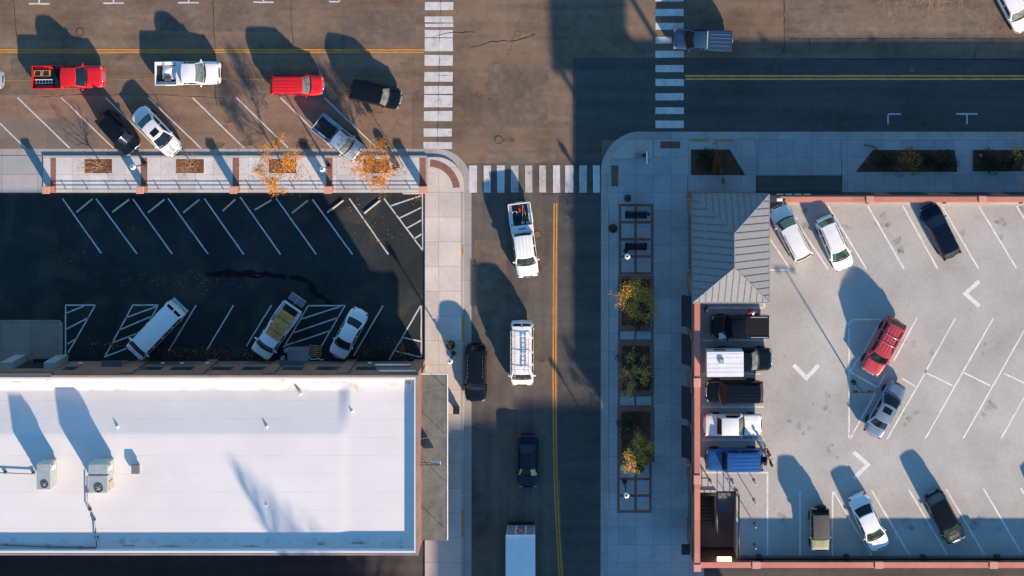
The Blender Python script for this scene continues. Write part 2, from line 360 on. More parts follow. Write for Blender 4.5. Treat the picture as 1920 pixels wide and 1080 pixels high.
def tag(o, label, cat, group=None):
    o['label'] = label; o['category'] = cat
    if group: o['group'] = group
    return o
def thing(name, label, cat, loc, rot=0.0, group=None):
    o = bpy.data.objects.new(name, None); COL.objects.link(o); o.location = loc; o.rotation_euler = (0, 0, rot); o.empty_display_size = 0.3
    return tag(o, label, cat, group)
def struct(o, kind='structure'): o['kind'] = kind; return o
def dup(root, loc, rot=None, label=None):                              # copy a thing with its parts and sub-parts
    r = root.copy(); COL.objects.link(r); r.location = loc
    if rot is not None: r.rotation_euler = (0, 0, rot)
    if label: r['label'] = label
    def rec(src, dst):
        for ch in list(src.children):
            c = ch.copy(); COL.objects.link(c); c.parent = dst; rec(ch, c)
    rec(root, r); return r
def px(poly, z=0.0): return [tuple(P(a, b, z)[:2]) for a, b in poly]
def pxr(x0, y0, x1, y1, z=0.0):
    a = P(x0, y0, z); b = P(x1, y1, z); return a.x, b.x, a.y, b.y

# ------------------------------------------------------------------ ground, roads, pavements
struct(MB().sheet([(-400, -400), (400, -400), (400, 400), (-400, 400)], -0.03).build('ground', 'ground'))
struct(MB().sheet([(-120, -8), (120, -8), (120, 26), (-120, 26)], 0).build('road', 'road'))
a = P(872, 360); b = P(1136, 360)
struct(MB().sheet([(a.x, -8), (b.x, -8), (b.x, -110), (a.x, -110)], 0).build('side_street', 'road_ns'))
struct(MB().sheet(px([(1074, 108), (3200, 112), (3200, 262), (1128, 262), (1128, 366), (1074, 366)]), 0.004).build('dark_road_overlay', 'road_dark'))  # darker asphalt sheet over the crossing and the street to its right
struct(MB().sheet(px([(1047, 366), (1128, 366), (1128, 1500), (1066, 1500), (1058, 1080), (1047, 900)]), 0.004).build('dark_road_overlay', 'road_dark'))  # darker asphalt sheet over the east lane
struct(MB().sheet(px([(1470, 72), (3200, 72), (3200, -60), (1470, -60)]), 0.004).build('parking_lane', 'road_old'))
struct(MB().sheet(px([(-900, 178), (772, 178), (772, 281), (-900, 281)]), 0.0035).build('parking_lane', 'bay'))
struct(MB().sheet(px([(-900, 222), (182, 222), (186, 281), (-900, 281)]), 0.004).build('concrete_patch', 'patch'))
struct(MB().sheet(px([(912, 284), (1042, 284), (1042, 306), (912, 306)]), 0.004).build('asphalt_patch', 'road_old'))
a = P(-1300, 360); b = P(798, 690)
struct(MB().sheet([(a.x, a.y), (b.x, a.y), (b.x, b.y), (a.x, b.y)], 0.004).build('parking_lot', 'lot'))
struct(MB().sheet(px([(-1300, 1000), (885, 1000), (885, 1110), (-1300, 1110)]), 0.004).build('alley', 'road_dark'))
struct(MB().sheet(px([(1290, 1010), (3200, 1010), (3200, 1160), (1290, 1160)]), 0.004).build('service_lane', 'road_dark'))
def arc(cx, cy, r, a0, a1, n=12): return [(cx + r * math.cos(R(a0 + (a1 - a0) * i / n)), cy + r * math.sin(R(a0 + (a1 - a0) * i / n))) for i in range(n + 1)]
for poly in ([(915, 120), (1030, 124), (1026, 240), (912, 236)], [(300, 10), (520, 12), (520, 60), (300, 58)], [(20, 110), (70, 110), (70, 180), (20, 182)], [(1046, 900), (1075, 900), (1078, 990), (1049, 990)], [(890, 450), (950, 452), (950, 590), (890, 590)], [(640, 20), (780, 20), (780, 84), (640, 84)]):
    struct(MB().sheet(px(poly), 0.0025).build('asphalt_patch', 'road_patch'))
# west block: gutter pan, then the raised pavement
struct(MB().sheet(px([(-1300, 279)] + [(80, 279)] + arc(818, 345, 66, -90, 0) + [(884, 1500), (795, 1500), (795, 300), (-1300, 300)]), 0.006).build('gutter', 'gutter'))
KZ = 0.14
struct(MB().prism(px([(82, 294), (800, 294), (800, 361), (82, 361)]), 0, KZ).build('pavement', 'walk', bevel=0.02))
struct(MB().prism(px([(-1300, 292), (81, 292), (81, 361), (-1300, 361)]), 0, 0.03).build('driveway_apron', 'apron'))  # darker concrete here paints in shade that nothing modelled casts
struct(MB().prism(px([(801, 294)] + arc(818, 345, 51, -90, 0) + [(869, 1500), (797, 1500), (797, 361), (801, 361)]), 0, KZ).build('pavement', 'walk_tan', bevel=0.02))
# north side pavement beyond the frame
struct(MB().prism(px([(-1300, -75), (900, -75), (900, -160), (-1300, -160)]), 0, KZ).build('pavement', 'walk'))
struct(MB().prism(px([(1180, -75), (3200, -75), (3200, -160), (1180, -160)]), 0, KZ).build('pavement', 'walk'))
# east block
struct(MB().sheet(px([(3200, 247), (1203, 247)] + arc(1203, 322, 76, -90, -180)[1:] + [(1125, 1500), (1320, 1500), (1320, 300), (3200, 300)]), 0.006).build('gutter', 'gutter'))
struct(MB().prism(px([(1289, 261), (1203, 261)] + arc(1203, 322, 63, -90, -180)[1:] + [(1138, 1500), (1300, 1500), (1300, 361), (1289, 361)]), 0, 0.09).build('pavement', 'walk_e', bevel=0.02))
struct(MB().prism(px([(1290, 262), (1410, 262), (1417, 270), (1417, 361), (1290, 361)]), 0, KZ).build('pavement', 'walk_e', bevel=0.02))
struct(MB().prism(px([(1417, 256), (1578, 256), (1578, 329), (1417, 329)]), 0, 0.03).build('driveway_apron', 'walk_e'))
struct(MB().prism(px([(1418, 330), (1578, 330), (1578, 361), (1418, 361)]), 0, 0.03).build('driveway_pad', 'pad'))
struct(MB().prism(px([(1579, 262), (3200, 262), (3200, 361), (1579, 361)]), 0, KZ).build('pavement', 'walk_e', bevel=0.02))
struct(MB().prism(px([(1147, 297), (1152, 287), (1160, 278), (1171, 270), (1184, 265), (1198, 262.5), (1223, 262.5), (1223, 297)]), 0.09, 0.17).build('kerb_island', 'kerb', bevel=0.03))
# kerbs
def kerb(pts, wd=0.16, z=0.15): struct(MB().add([], []).prism(px(pts), 0, z).build('kerb', 'kerb', bevel=0.025))
kerb([(81, 291), (800, 291), (800, 294), (81, 294)])
kerb([(865, 360), (869.5, 360), (869.5, 1500), (865, 1500)], z=0.16)
kerb([(1137, 380), (1140.5, 380), (1140.5, 960), (1137, 960)])
kerb([(1578, 259), (3200, 259), (3200, 262.5), (1578, 262.5)])
kerb([(1287.5, 262), (1291, 262), (1291, 330), (1287.5, 330)], z=0.16)
# yellow kerb paint
yk = MB()
for x0, y0, x1, y1 in ((866, 460, 869.5, 478), (866, 590, 869.5, 640), (866, 955, 869.5, 1006)):
    A = px([(x0, y0), (x1, y0), (x1, y1), (x0, y1)]); yk.prism(A, 0.155, 0.166)
for x0, y0, x1, y1 in ((1294, 262, 1330, 265.5), (1338, 262, 1376, 265.5), (728, 292, 758, 294.5)):
    A = px([(x0, y0), (x1, y0), (x1, y1), (x0, y1)]); yk.prism(A, 0.12, 0.156)
struct(yk.build('kerb_paint', 'yellow_line'))
# paving bands and beds
pv = MB()
for x0, x1 in ((96, 106), (265, 277), (437, 449), (612, 624), (787, 799)): pv.prism(px([(x0, 296), (x1, 296), (x1, 360), (x0, 360)]), 0.1, KZ + 0.008)
ring_o = arc(805, 357, 58, -88, -6); ring_i = arc(805, 357, 45, -6, -88)
pv.prism(px(ring_o + ring_i), 0.1, KZ + 0.008)
def frame(x0, y0, x1, y1, t=5, cols=(), rows=()):
    for q in ((x0, y0, x1, y0 + t), (x0, y1 - t, x1, y1), (x0, y0 + t, x0 + t, y1 - t), (x1 - t, y0 + t, x1, y1 - t)):
        pv.prism(px([(q[0], q[1]), (q[2], q[1]), (q[2], q[3]), (q[0], q[3])]), 0.05, 0.098)
    ys = sorted([y0 + t] + [c for r in rows for c in (r, r + t)] + [y1 - t])
    for r in rows: pv.prism(px([(x0 + t, r), (x1 - t, r), (x1 - t, r + t), (x0 + t, r + t)]), 0.05, 0.098)
    for c in cols:
        for i in range(0, len(ys), 2): pv.prism(px([(c, ys[i]), (c + t, ys[i]), (c + t, ys[i + 1]), (c, ys[i + 1])]), 0.05, 0.098)
frame(1160, 382, 1225, 515, 5, (1189,), (414, 446, 478))
frame(1159, 516, 1226, 617, 7); frame(1159, 617, 1225, 640, 4, (1189,)); frame(1158, 640, 1226, 739, 8)
frame(1158, 739, 1225, 763, 4, (1189,)); frame(1157, 763, 1227, 866, 8); frame(1157, 866, 1222, 961, 5, (1189,), (895, 926))
struct(pv.build('brick_paving', 'pave'))
tc = MB()
for q in ((1238, 265, 1275, 278), (1146, 310, 1159, 349)): tc.prism(px([(q[0], q[1]), (q[2], q[1]), (q[2], q[3]), (q[0], q[3])]), 0.05, 0.098)
struct(tc.build('tactile_paving', 'tactile'))
so_ = MB()
for q in ((1166, 523, 1219, 610), (1166, 648, 1218, 731), (1165, 771, 1219, 858)): so_.prism(px([(q[0], q[1]), (q[2], q[1]), (q[2], q[3]), (q[0], q[3])]), 0.02, 0.094)
for poly in ([(1295, 280), (1368, 280), (1397, 328), (1295, 328)], [(1636, 281), (1790, 281), (1794, 322), (1604, 322)], [(1823, 281), (2100, 281), (2100, 321), (1823, 321)]):
    so_.prism(px(poly), 0.05, KZ + 0.01)
struct(so_.build('planting_bed', 'soil'))
so_ = MB()
for x0, x1 in ((160, 211), (331, 383), (505, 556), (682, 731)): so_.prism(px([(x0, 298.5), (x1, 298.5), (x1, 324.5), (x0, 324.5)]), 0.05, KZ + 0.012)
struct(so_.build('tree_pit', 'redsoil'))

# ------------------------------------------------------------------ painted markings
def seg(mb, x0, y0, x1, y1, wd=0.12, z=0.010, zp=0.0):
    A = P(x0, y0, zp); B = P(x1, y1, zp)
    n = max(2, int((B - A).length / 0.45)); pts = []; ws = []
    for i in range(n + 1):
        p = A.lerp(B, i / n); pts.append((p.x + rnd.uniform(-.010, .010), p.y + rnd.uniform(-.010, .010))); ws.append(wd * rnd.uniform(0.88, 1.12))
    mb.strip(pts, ws, z)
def segs(name, lst, mat='white_line', wd=0.12, z=0.010, zp=0.0):
    mb = MB()
    for q in lst: seg(mb, *q, wd=wd, z=z, zp=zp)
    return struct(mb.build(name, mat))
def stripes(name, rects, mat='white_line', jitter=1.0, z=0.010):
    mb = MB()
    for i, (x0, y0, x1, y1) in enumerate(rects):
        j = lambda: rnd.uniform(-jitter, jitter) * 0.5
        mb.sheet(px([(x0 + j(), y0 + j()), (x1 + j(), y0 + j()), (x1 + j(), y1 + j()), (x0 + j(), y1 + j())]), z)
    return struct(mb.build(name, mat))
cw = [(4, 19), (31, 42), (44, 51), (56, 70), (72, 96), (103, 123), (135, 153), (161, 176), (178, 201), (208, 227), (241, 256), (266, 279)]
stripes('crosswalk', [(797 - y0 * 0.01, y0, 850 - y0 * 0.01, y1) for y0, y1 in cw + [(-22, -8), (-48, -34)]])
cw = [(-36, -23), (-10, 3), (17, 30), (43, 55.5), (69, 82), (95, 108), (122, 135), (148, 161), (175, 188), (201, 214), (226, 240)]
stripes('crosswalk', [(1229, y0, 1282, y1) for y0, y1 in cw], jitter=0.6)
cx = [(880, 894), (907, 920), (932, 946), (1037, 1050), (1060, 1075), (1112, 1125)]
stripes('crosswalk', [(x0, 310, x1, 361) for x0, x1 in cx])
stripes('worn_crosswalk', [(x0, 310, x1, 361) for x0, x1 in [(958, 972), (985, 998), (1011, 1024), (1086, 1100)]], 'worn_line')
segs('centre_line', [(-1300, 93, 795, 93.5), (-1300, 98, 795, 98)], 'yellow_line', 0.12)
segs('centre_line', [(1285, 142.5, 3200, 142.5), (1285, 148.3, 3200, 148.3)], 'fresh_yellow', 0.14)
mb = MB()
for off in (-2.4, 2.4):
    pts = [P(x + off, y)[:2] for x, y in ((1041.5, 381), (1040.5, 500), (1039.5, 700), (1040.5, 850), (1043, 930), (1046.5, 1000), (1051.5, 1080), (1062, 1200), (1062, 1500))]
    mb.strip(pts, 0.12, 0.010)
struct(mb.build('centre_line', 'yellow_line'))
segs('old_lane_line', [(0, 151, 62, 151), (196, 150, 292, 147), (415, 147, 508, 150), (660, 147, 720, 149), (770, 146, 790, 146), (1049, 900, 1049, 950)], mat='faded_yellow', wd=0.05)
segs('parking_lines', [(115, 183, 213, 278), (198, 183, 297, 280), (278, 183, 377, 278), (361, 183, 458, 278), (443, 183, 541, 278), (526, 183, 623, 278), (608, 183, 707, 278), (33, 183, 131, 278), (-50, 183, 48, 278)], wd=0.11)
T = []
for x0, x1, y in ((54, 93, 7), (194, 232, 6), (334, 373, 5), (475, 513, 4)): T += [(x0, y, x1, y), ((x0 + x1) / 2, y - 1.5, (x0 + x1) / 2, y - 20)]
T += [(617, 3, 637, 3), (637, 1.5, 637, -16), (1665, 214, 1689, 214), (1665, 215.5, 1665, 233), (1793, 213.5, 1833, 213.5), (1813, 215, 1813, 233)]
segs('parking_lines', T, wd=0.13)
lot = [(117, 372, 190, 475), (180, 372, 257, 476), (249, 373, 323, 476), (315, 372, 390, 476), (383, 372, 457, 477), (450, 369, 526, 477), (518, 372, 593, 477), (586, 374, 661, 477),
       (655, 372, 728, 477), (720, 372, 793, 470), (755, 363, 791, 363), (792, 363, 793, 470), (733, 386, 790, 367), (749, 409, 790, 389), (763, 428, 790, 413), (776, 448, 790, 439)]
lot += [(123, 573, 123, 668), (123, 572, 179, 572), (179, 572, 128, 661), (125, 587, 157, 574), (125, 617, 167, 595), (126, 645, 143, 635)]
lot += [(249, 572, 297, 572), (249, 572, 196, 670), (297, 572, 270, 620), (235, 596, 295, 574), (223, 619, 282, 594), (213, 642, 257, 625), (197, 669, 245, 650)]
lot += [(368, 572, 316, 658), (438, 572, 388, 656), (509, 572, 462, 649), (578, 573, 647, 573), (578, 573, 532, 652), (647, 573, 602, 650), (565, 598, 637, 575), (550, 624, 635, 595), (535, 648, 622, 619)]
lot += [(718, 573, 663, 667), (789, 573, 730, 674), (790, 573, 790, 670), (757, 633, 789, 640), (742, 658, 789, 670)]
segs('parking_lines', lot, wd=0.115, z=0.014)

def wiggle(mb, pts, wd, z, amp=0.12, zp=0.0):
    out = []; ws = []
    for (a, b), (c, d) in zip(pts, pts[1:]):
        A = P(a, b, zp); B = P(c, d, zp); n = max(2, int((B - A).length / 0.35))
        for i in range(n): p = A.lerp(B, i / n); out.append((p.x + rnd.uniform(-amp, amp), p.y + rnd.uniform(-amp, amp))); ws.append(wd * rnd.uniform(0.3, 1.5))
    mb.strip(out, ws, z)
ck = MB()
wt = MB()
wiggle(wt, [(388, 513), (440, 512), (500, 514), (545, 520)], 0.40, 0.0110, 0.10); wiggle(wt, [(545, 520), (578, 528), (592, 552), (610, 562), (628, 578)], 0.50, 0.0114, 0.08); wiggle(wt, [(395, 517), (470, 519), (540, 516)], 0.16, 0.0118, 0.12)
struct(wt.build('wet_stain', 'wet'))
wiggle(ck, [(400, 0), (402, 60), (405, 115), (404, 180), (409, 210)], 0.045, 0.008, 0.05)
wiggle(ck, [(25, 0), (30, 50), (33, 90)], 0.04, 0.008, 0.05); wiggle(ck, [(546, 0), (547, 60), (552, 90)], 0.04, 0.008, 0.05)
wiggle(ck, [(880, 90), (920, 78), (970, 76), (1010, 62)], 0.06, 0.008, 0.06); wiggle(ck, [(810, 70), (840, 62), (900, 60)], 0.04, 0.018, 0.05)
wiggle(ck, [(60, 183), (140, 178), (300, 178), (430, 184)], 0.035, 0.008, 0.04); wiggle(ck, [(1825, 110), (1830, 95), (1838, 76)], 0.06, 0.012, 0.04)
wiggle(ck, [(1470, 0), (1471, 60), (1470, 110)], 0.05, 0.012, 0.03); wiggle(ck, [(1517, 72), (1519, 108)], 0.05, 0.012, 0.03); wiggle(ck, [(1500, 112), (1700, 111), (1920, 112)], 0.05, 0.012, 0.03)
wiggle(ck, [(1480, 73), (1700, 72), (1920, 73)], 0.05, 0.012, 0.03); wiggle(ck, [(1017, 365), (1070, 363), (1123, 364)], 0.04, 0.008, 0.03)
wiggle(ck, [(820, 140), (848, 142)], 0.03, 0.018, 0.05); wiggle(ck, [(826, 0), (824, 70), (822, 200), (820, 280)], 0.025, 0.018, 0.03)
struct(ck.build('pavement_cracks', 'crack'))

# ------------------------------------------------------------------ litter and leaves on the ground
def scatter(mb, cx, cy, sx, sy, n, z, s0=0.04, s1=0.10, zp=0.0):
    c = P(cx, cy, zp); kx, ky = sx / 22, sy / 22
    for _ in range(n):
        x = rnd.gauss(0, 0.5) * kx + c.x; y = rnd.gauss(0, 0.5) * ky + c.y; a = rnd.uniform(0, 6.28); s = rnd.uniform(s0, s1); t = rnd.uniform(-0.02, 0.02)
        dx, dy = math.cos(a) * s, math.sin(a) * s
        mb.add([(x - dx, y - dy, z + 0.004 + abs(t)), (x + dy * .6, y - dx * .6, z + 0.004), (x + dx, y + dy, z + 0.004 + abs(t)), (x - dy * .6, y + dx * .6, z + 0.012)], [(0, 1, 2, 3)])
lf = MB()
for q in ((330, 662, 40, 14, 90), (395, 660, 60, 14, 130), (470, 665, 30, 12, 60), (212, 648, 18, 10, 40), (180, 645, 30, 8, 25), (560, 655, 20, 14, 50), (690, 655, 60, 24, 60), (760, 655, 40, 24, 60),
          (300, 525, 100, 18, 60), (380, 530, 60, 24, 60), (245, 430, 10, 10, 10), (150, 470, 50, 40, 30), (705, 420, 60, 60, 40), (780, 378, 14, 14, 20)): scatter(lf, *q, z=0.016)
for q in ((500, 270, 150, 20, 140), (690, 275, 100, 16, 70), (408, 272, 24, 10, 30), (640, 150, 300, 60, 30), (300, 100, 500, 80, 30), (1010, 120, 200, 140, 20), (1450, 30, 200, 30, 40), (1700, 40, 250, 40, 120), (1860, 40, 30, 20, 60), (1010, 460, 60, 200, 20)):
    scatter(lf, *q, z=0.014, s0=0.03, s1=0.07)
struct(lf.build('fallen_leaves', 'litter'), 'stuff')
lf = MB()
for q in ((530, 312, 60, 30, 320), (705, 312, 60, 26, 320), (515, 330, 110, 40, 60), (690, 335, 100, 40, 60), (355, 312, 40, 24, 40), (185, 312, 40, 24, 30)): scatter(lf, *q, z=KZ + 0.016, s0=0.03, s1=0.075)
struct(lf.build('fallen_leaves', 'orange_leaf'), 'stuff')

# ------------------------------------------------------------------ brick shop with the white roof
ZR, ZP = 5.42, 6.0
BX1, BY1, BY0 = -11.95, -24.87, -39.40; BX0 = -62.0
bl = thing('brick_shop', 'long brick building with a white membrane roof beside the shaded car park', 'building', (-36, -32, 0))
mb = MB(); tk = 0.30
mb.box(BX0, BX1, BY1 - tk, BY1, 0, ZP - 0.06); mb.box(BX0, BX1, BY0, BY0 + tk, 0, ZP - 0.06); mb.box(BX1 - tk, BX1, BY0 + tk, BY1 - tk, 0, ZP - 0.06); mb.box(BX0, BX0 + tk, BY0 + tk, BY1 - tk, 0, ZP - 0.06)
mb.build('wall', 'brick', bl, world=True)
mb = MB(); c = 0.035
mb.box(BX0, BX1 + c, BY1 - 0.13, BY1 + c, ZP - 0.058, ZP); mb.box(BX0, BX1 + c, BY0 - c, BY0 + 0.11, ZP - 0.058, ZP); mb.box(BX1 - 0.17, BX1 + c, BY0 + 0.112, BY1 - 0.132, ZP - 0.058, ZP)
mb.build('coping', 'brick', bl, world=True)
mb = MB()
mb.box(BX0, BX1 - 0.172, BY1 - 0.31, BY1 - 0.132, 5.3, ZP - 0.02); mb.box(BX0, BX1 - 0.172, BY0 + 0.112, BY0 + 0.31, 5.3, ZP - 0.02); mb.box(BX1 - 0.31, BX1 - 0.172, BY0 + 0.312, BY1 - 0.312, 5.3, ZP - 0.024)
mb.build('parapet_flashing', 'membrane', bl, world=True)
gx0, gx1, gy1, gy0 = BX0 + 0.3, BX1 - 0.30, BY1 - 0.30, BY0 + 0.30
xe = P(645, 800, ZR).x
def roofz(x, y):
    d = gy1 - y
    sw = ZR - 0.45 * max(0, 1 - max(0, d - 1.0) / 3.6) if d > 1.0 else ZR - 0.45 + 0.40 * (1 - d)
    fl = ZR - 0.04 + (0.05 * (1 - d) if d < 1 else 0)
    k = min(1, max(0, (x - xe + 0.6) / 1.2)); k = k * k * (3 - 2 * k)
    e = max(0, 1 - (gx1 - x) / 0.5) * 0.06
    return sw * (1 - k) + fl * k + e
mb = MB()
xs = [gx0 + (xe - 0.7 - gx0) * i / 40 for i in range(41)] + [xe - 0.7 + 1.4 * i / 10 for i in range(1, 10)] + [xe + 0.7 + (gx1 - xe - 0.7) * i / 12 for i in range(13)]
ys = [gy1 - 5.0 * i / 25 for i in range(26)] + [gy1 - 5.0 - (gy1 - 5.0 - gy0) * i / 12 for i in range(1, 13)]
mb.add([(x, y, roofz(x, y)) for y in ys for x in xs], [(j * len(xs) + i, (j + 1) * len(xs) + i, (j + 1) * len(xs) + i + 1, j * len(xs) + i + 1) for j in range(len(ys) - 1) for i in range(len(xs) - 1)])
mb.build('roof', 'membrane', bl, smooth=True, world=True)
# north wall: pilasters, windows, doors, pipes
def wx(p, z): return P(p, 0, z).x
for x0, x1 in ((240, 262), (376, 394), (504, 524), (640, 660), (770, 797)):
    mb = MB(); mb.box(wx(x0, 3), min(wx(x1, 3), BX1), BY1, BY1 + 0.16, 0, 5.4); mb.build('pilaster', 'brick', bl, world=True)
for x0, x1 in ((120, 144), (264, 305), (321, 363), (398, 437), (455, 497), (530, 569), (593, 634), (668, 706)):
    X0, X1 = wx(x0, 3), wx(x1, 3)
    f = MB().box(X0, X1, BY1, BY1 + 0.03, 2.5, 3.75).build('window', 'greytrim', bl, world=True)
    MB().box(X0 + 0.07, X1 - 0.07, BY1 + 0.03, BY1 + 0.04, 2.57, 3.68).build('pane', 'window', f, world=True)
    MB().box(X0 - 0.05, X1 + 0.05, BY1 + 0.03, BY1 + 0.10, 2.42, 2.498).build('sill', 'ramp', f, world=True)
for x0, x1 in ((203, 232), (532, 570)):
    X0, X1 = wx(x0, 1.2), wx(x1, 1.2)
    d = MB().box(X0, X1, BY1, BY1 + 0.05, 0, 2.2).build('door', 'grey_metal', bl, world=True)
    MB().box(X0 - 0.2, X1 + 0.2, BY1, BY1 + 0.5, 2.3, 2.38).build('door_canopy', 'greytrim', bl, world=True)
    MB().box(X0 + 0.12, X0 + 0.18, BY1 + 0.05, BY1 + 0.10, 1.0, 1.15).build('handle', 'chrome', d, world=True)
for x0, x1, z in ((704, 770, 2.4), (711, 780, 4.9)):
    MB().tube((wx(x0, z), BY1 + 0.14, z), (min(wx(x1, z), BX1 - 0.3), BY1 + 0.14, z), 0.10, n=8).build('white_duct', 'white_metal', bl, True, world=True)
for x0 in (302, 338, 385, 690, 148):
    X = wx(x0, 1.8); MB().box(X, X + 0.28, BY1 + 0.16, BY1 + 0.24, 1.6, 1.9).build('wall_lamp', 'white_metal', bl, world=True)
mb = MB(); mb.box(BX0, wx(96, ZP), BY1 - 0.10, BY1 + 0.22, ZP - 0.50, ZP + 0.03); mb.build('dock_fascia', 'greytrim', bl, world=True)
for x0, x1 in ((20, 44), (100, 124)):
    mb = MB(); mb.box(wx(x0, 1), wx(x1, 1) - 0.15, BY1, BY1 + 0.55, 0, 3.3); mb.build('dock_wing_wall', 'apron', bl, world=True)
d = MB().box(wx(46, 1), wx(99, 1), BY1, BY1 + 0.04, 0.0, 3.0).build('dock_door', 'black_metal', bl, world=True)
MB().box(wx(60, 1), wx(90, 1), BY1 + 0.04, BY1 + 0.3, 0.5, 0.8).build('dock_bumper', 'tyre', bl, world=True)
# east front: canopy, signboard
zc = 3.3; X0 = BX1; X1 = wx(838, zc); Y1 = P(0, 702, zc).y; Y0 = P(0, 1013, zc).y
MB().box(X0, X1, Y0, Y1, zc - 0.22, zc).build('canopy', 'awntop', bl, world=True)
mb = MB(); mb.box(X1 + 0.001, X1 + 0.08, Y0, Y1 + 0.08, zc - 0.26, zc + 0.05); mb.box(X0, X1, Y1 + 0.001, Y1 + 0.08, zc - 0.26, zc + 0.05); mb.build('canopy_edge', 'white_metal', bl, world=True)
for i in range(4):
    y = Y1 - 1 - i * (Y1 - Y0 - 2) / 3; MB().tube((X0, y, 5.2), (X1 - 0.2, y, zc + 0.02), 0.018, n=6).build('tie_rod', 'grey_metal', bl, world=True)
for i in range(5):
    y = Y0 + 0.5 + i * (Y1 - Y0 - 2.2) / 4
    f = MB().box(BX1, BX1 + 0.04, y, y + 1.9, 0.4, 2.9).build('shop_window', 'greytrim', bl, world=True)
    MB().box(BX1 + 0.04, BX1 + 0.05, y + 0.1, y + 1.8, 0.5, 2.8).build('pane', 'window', f, world=True)
a = P(801, 870, 4.4); b = P(826, 870, 4.2)
sg = thing('blade_sign', 'white projecting signboard on a bracket over the grey street canopy', 'sign', (a.x + 0.4, a.y, 0))
MB().box(a.x + 0.25, b.x, a.y - 0.10, a.y + 0.10, 3.75, 4.45).build('board', 'white_metal', sg, world=True, bevel=0.02)
MB().box(a.x + 0.25, b.x, a.y - 0.02, a.y + 0.02, 4.45, 4.52).build('lamp_strip', 'grey_metal', sg, world=True)
mb = MB(); mb.tube((BX1, a.y, 4.7), (b.x, a.y, 4.7), 0.035); mb.tube((BX1, a.y, 4.0), (a.x + 0.3, a.y, 4.0), 0.03)
for q in (a.x + 0.35, b.x - 0.1): mb.tube((q, a.y, 4.45), (q, a.y, 4.7), 0.02)
mb.build('bracket', 'black_metal', sg, world=True)

# roof plant
def ac_unit(name, label, x0, x1, y0, y1, h, two=False, fan=(0, 0), fr=0.33):
    zt = ZR + h; A = P(x0, y0, zt); B = P(x1, y1, zt)
    t = thing(name, label, 'rooftop unit', ((A.x + B.x) / 2, (A.y + B.y) / 2, ZR), 0, 'air conditioning units on the white roof')
    mb = MB()
    zb = ZR + 0.02
    mb.box(A.x, B.x, B.y, A.y, zb + 0.2, zt); mb.box(A.x + 0.1, B.x - 0.1, B.y + 0.1, A.y - 0.1, zb - 0.1, zb + 0.2)
    cb = mb.build('cabinet', 'metal', t, world=True, bevel=0.025)
    F = P(fan[0], fan[1], zt)
    ring = MB().lathe([(fr + 0.05, 0), (fr + 0.05, 0.05), (fr, 0.05), (fr, 0.01)], (F.x, F.y, zt), 20).build('fan_ring', 'greytrim', t, True, world=True, angle=40)
    mb = MB().lathe([(fr - 0.02, 0.012), (fr - 0.04, 0.02)], (F.x, F.y, zt), 20); mb.build('fan_guard', 'bark', ring, world=True)
    mb = MB()
    for i in range(5):
        an = i * 1.257; d = Vector((math.cos(an), math.sin(an), 0)); mb.tube(Vector((F.x, F.y, zt + 0.035)), Vector((F.x, F.y, zt + 0.03)) + d * (fr - 0.06), 0.05, 0.02, 5)
    mb.build('fan_blades', 'rim', ring, world=True)
    if two:
        ym = P(0, 891, zt).y; MB().box(A.x - 0.015, B.x + 0.015, ym - 0.05, ym + 0.05, zt - 0.3, zt + 0.015).build('panel_joint', 'greytrim', t, world=True)
        MB().box(B.x + 0.001, B.x + 0.05, B.y + 0.15, B.y + 0.8, zb + 0.7, zt - 0.35).build('filter_panel', 'tan_filter', t, world=True)
    MB().box(B.x + 0.001, B.x + 0.22, A.y - 0.5, A.y - 0.12, zt - 0.6, zt - 0.12).build('intake_hood', 'white_metal', t, world=True, bevel=0.05)
    MB().box(A.x - 0.10, A.x - 0.001, B.y + 0.1, B.y + 0.4, zb + 0.2, zb + 0.7).build('electrical_box', 'black_metal', t, world=True)
    return t
ac_unit('rooftop_unit', 'narrower grey rooftop air conditioner near the left edge of the white roof', 68.5, 94.5, 870, 918, 1.75, False, (83.5, 908), 0.26)
ac_unit('rooftop_unit', 'wider grey rooftop air conditioner with a tan filter panel and a pipe running from it', 165.5, 201.5, 870.5, 924.5, 2.0, True, (185, 915), 0.32)
A = P(246, 872, ZR + 0.5); B = P(261, 889, ZR + 0.5)
t = thing('roof_vent', 'small square grey vent box on the white roof beside the wider air conditioner', 'vent', ((A.x + B.x) / 2, (A.y + B.y) / 2, ZR))
MB().box(A.x, B.x, B.y, A.y, ZR + 0.22, ZR + 0.5).build('hood', 'grey_metal', t, world=True, bevel=0.02); MB().box(A.x + 0.08, B.x - 0.08, B.y + 0.08, A.y - 0.08, ZR - 0.1, ZR + 0.22).build('collar', 'metal', t, world=True)
for i, (x, y, lb) in enumerate(((500, 800, 'white vent pipe near the middle of the white roof'), (660, 771, 'white vent pipe near the right end of the white roof'), (562, 739, 'white vent pipe close to the stained upper edge of the white roof'),
                 (220, 800, 'white vent pipe above the small square roof vent'), (500, 947, 'white vent pipe inside the triangular shadow on the roof'))):
    c_ = P(x, y, ZR); t = thing('vent_pipe', lb, 'vent pipe', (c_.x, c_.y, ZR), 0, 'vent pipes on the white roof')
    MB().lathe([(0.055, -0.4), (0.055, 0.10), (0.04, 0.11)], (0, 0, 0), 10).build('pipe', 'white_metal', t, True); MB().lathe([(0.12, -0.4), (0.12, 0.0), (0.07, 0.04)], (0, 0, 0), 12).build('boot', 'membrane', t, True)
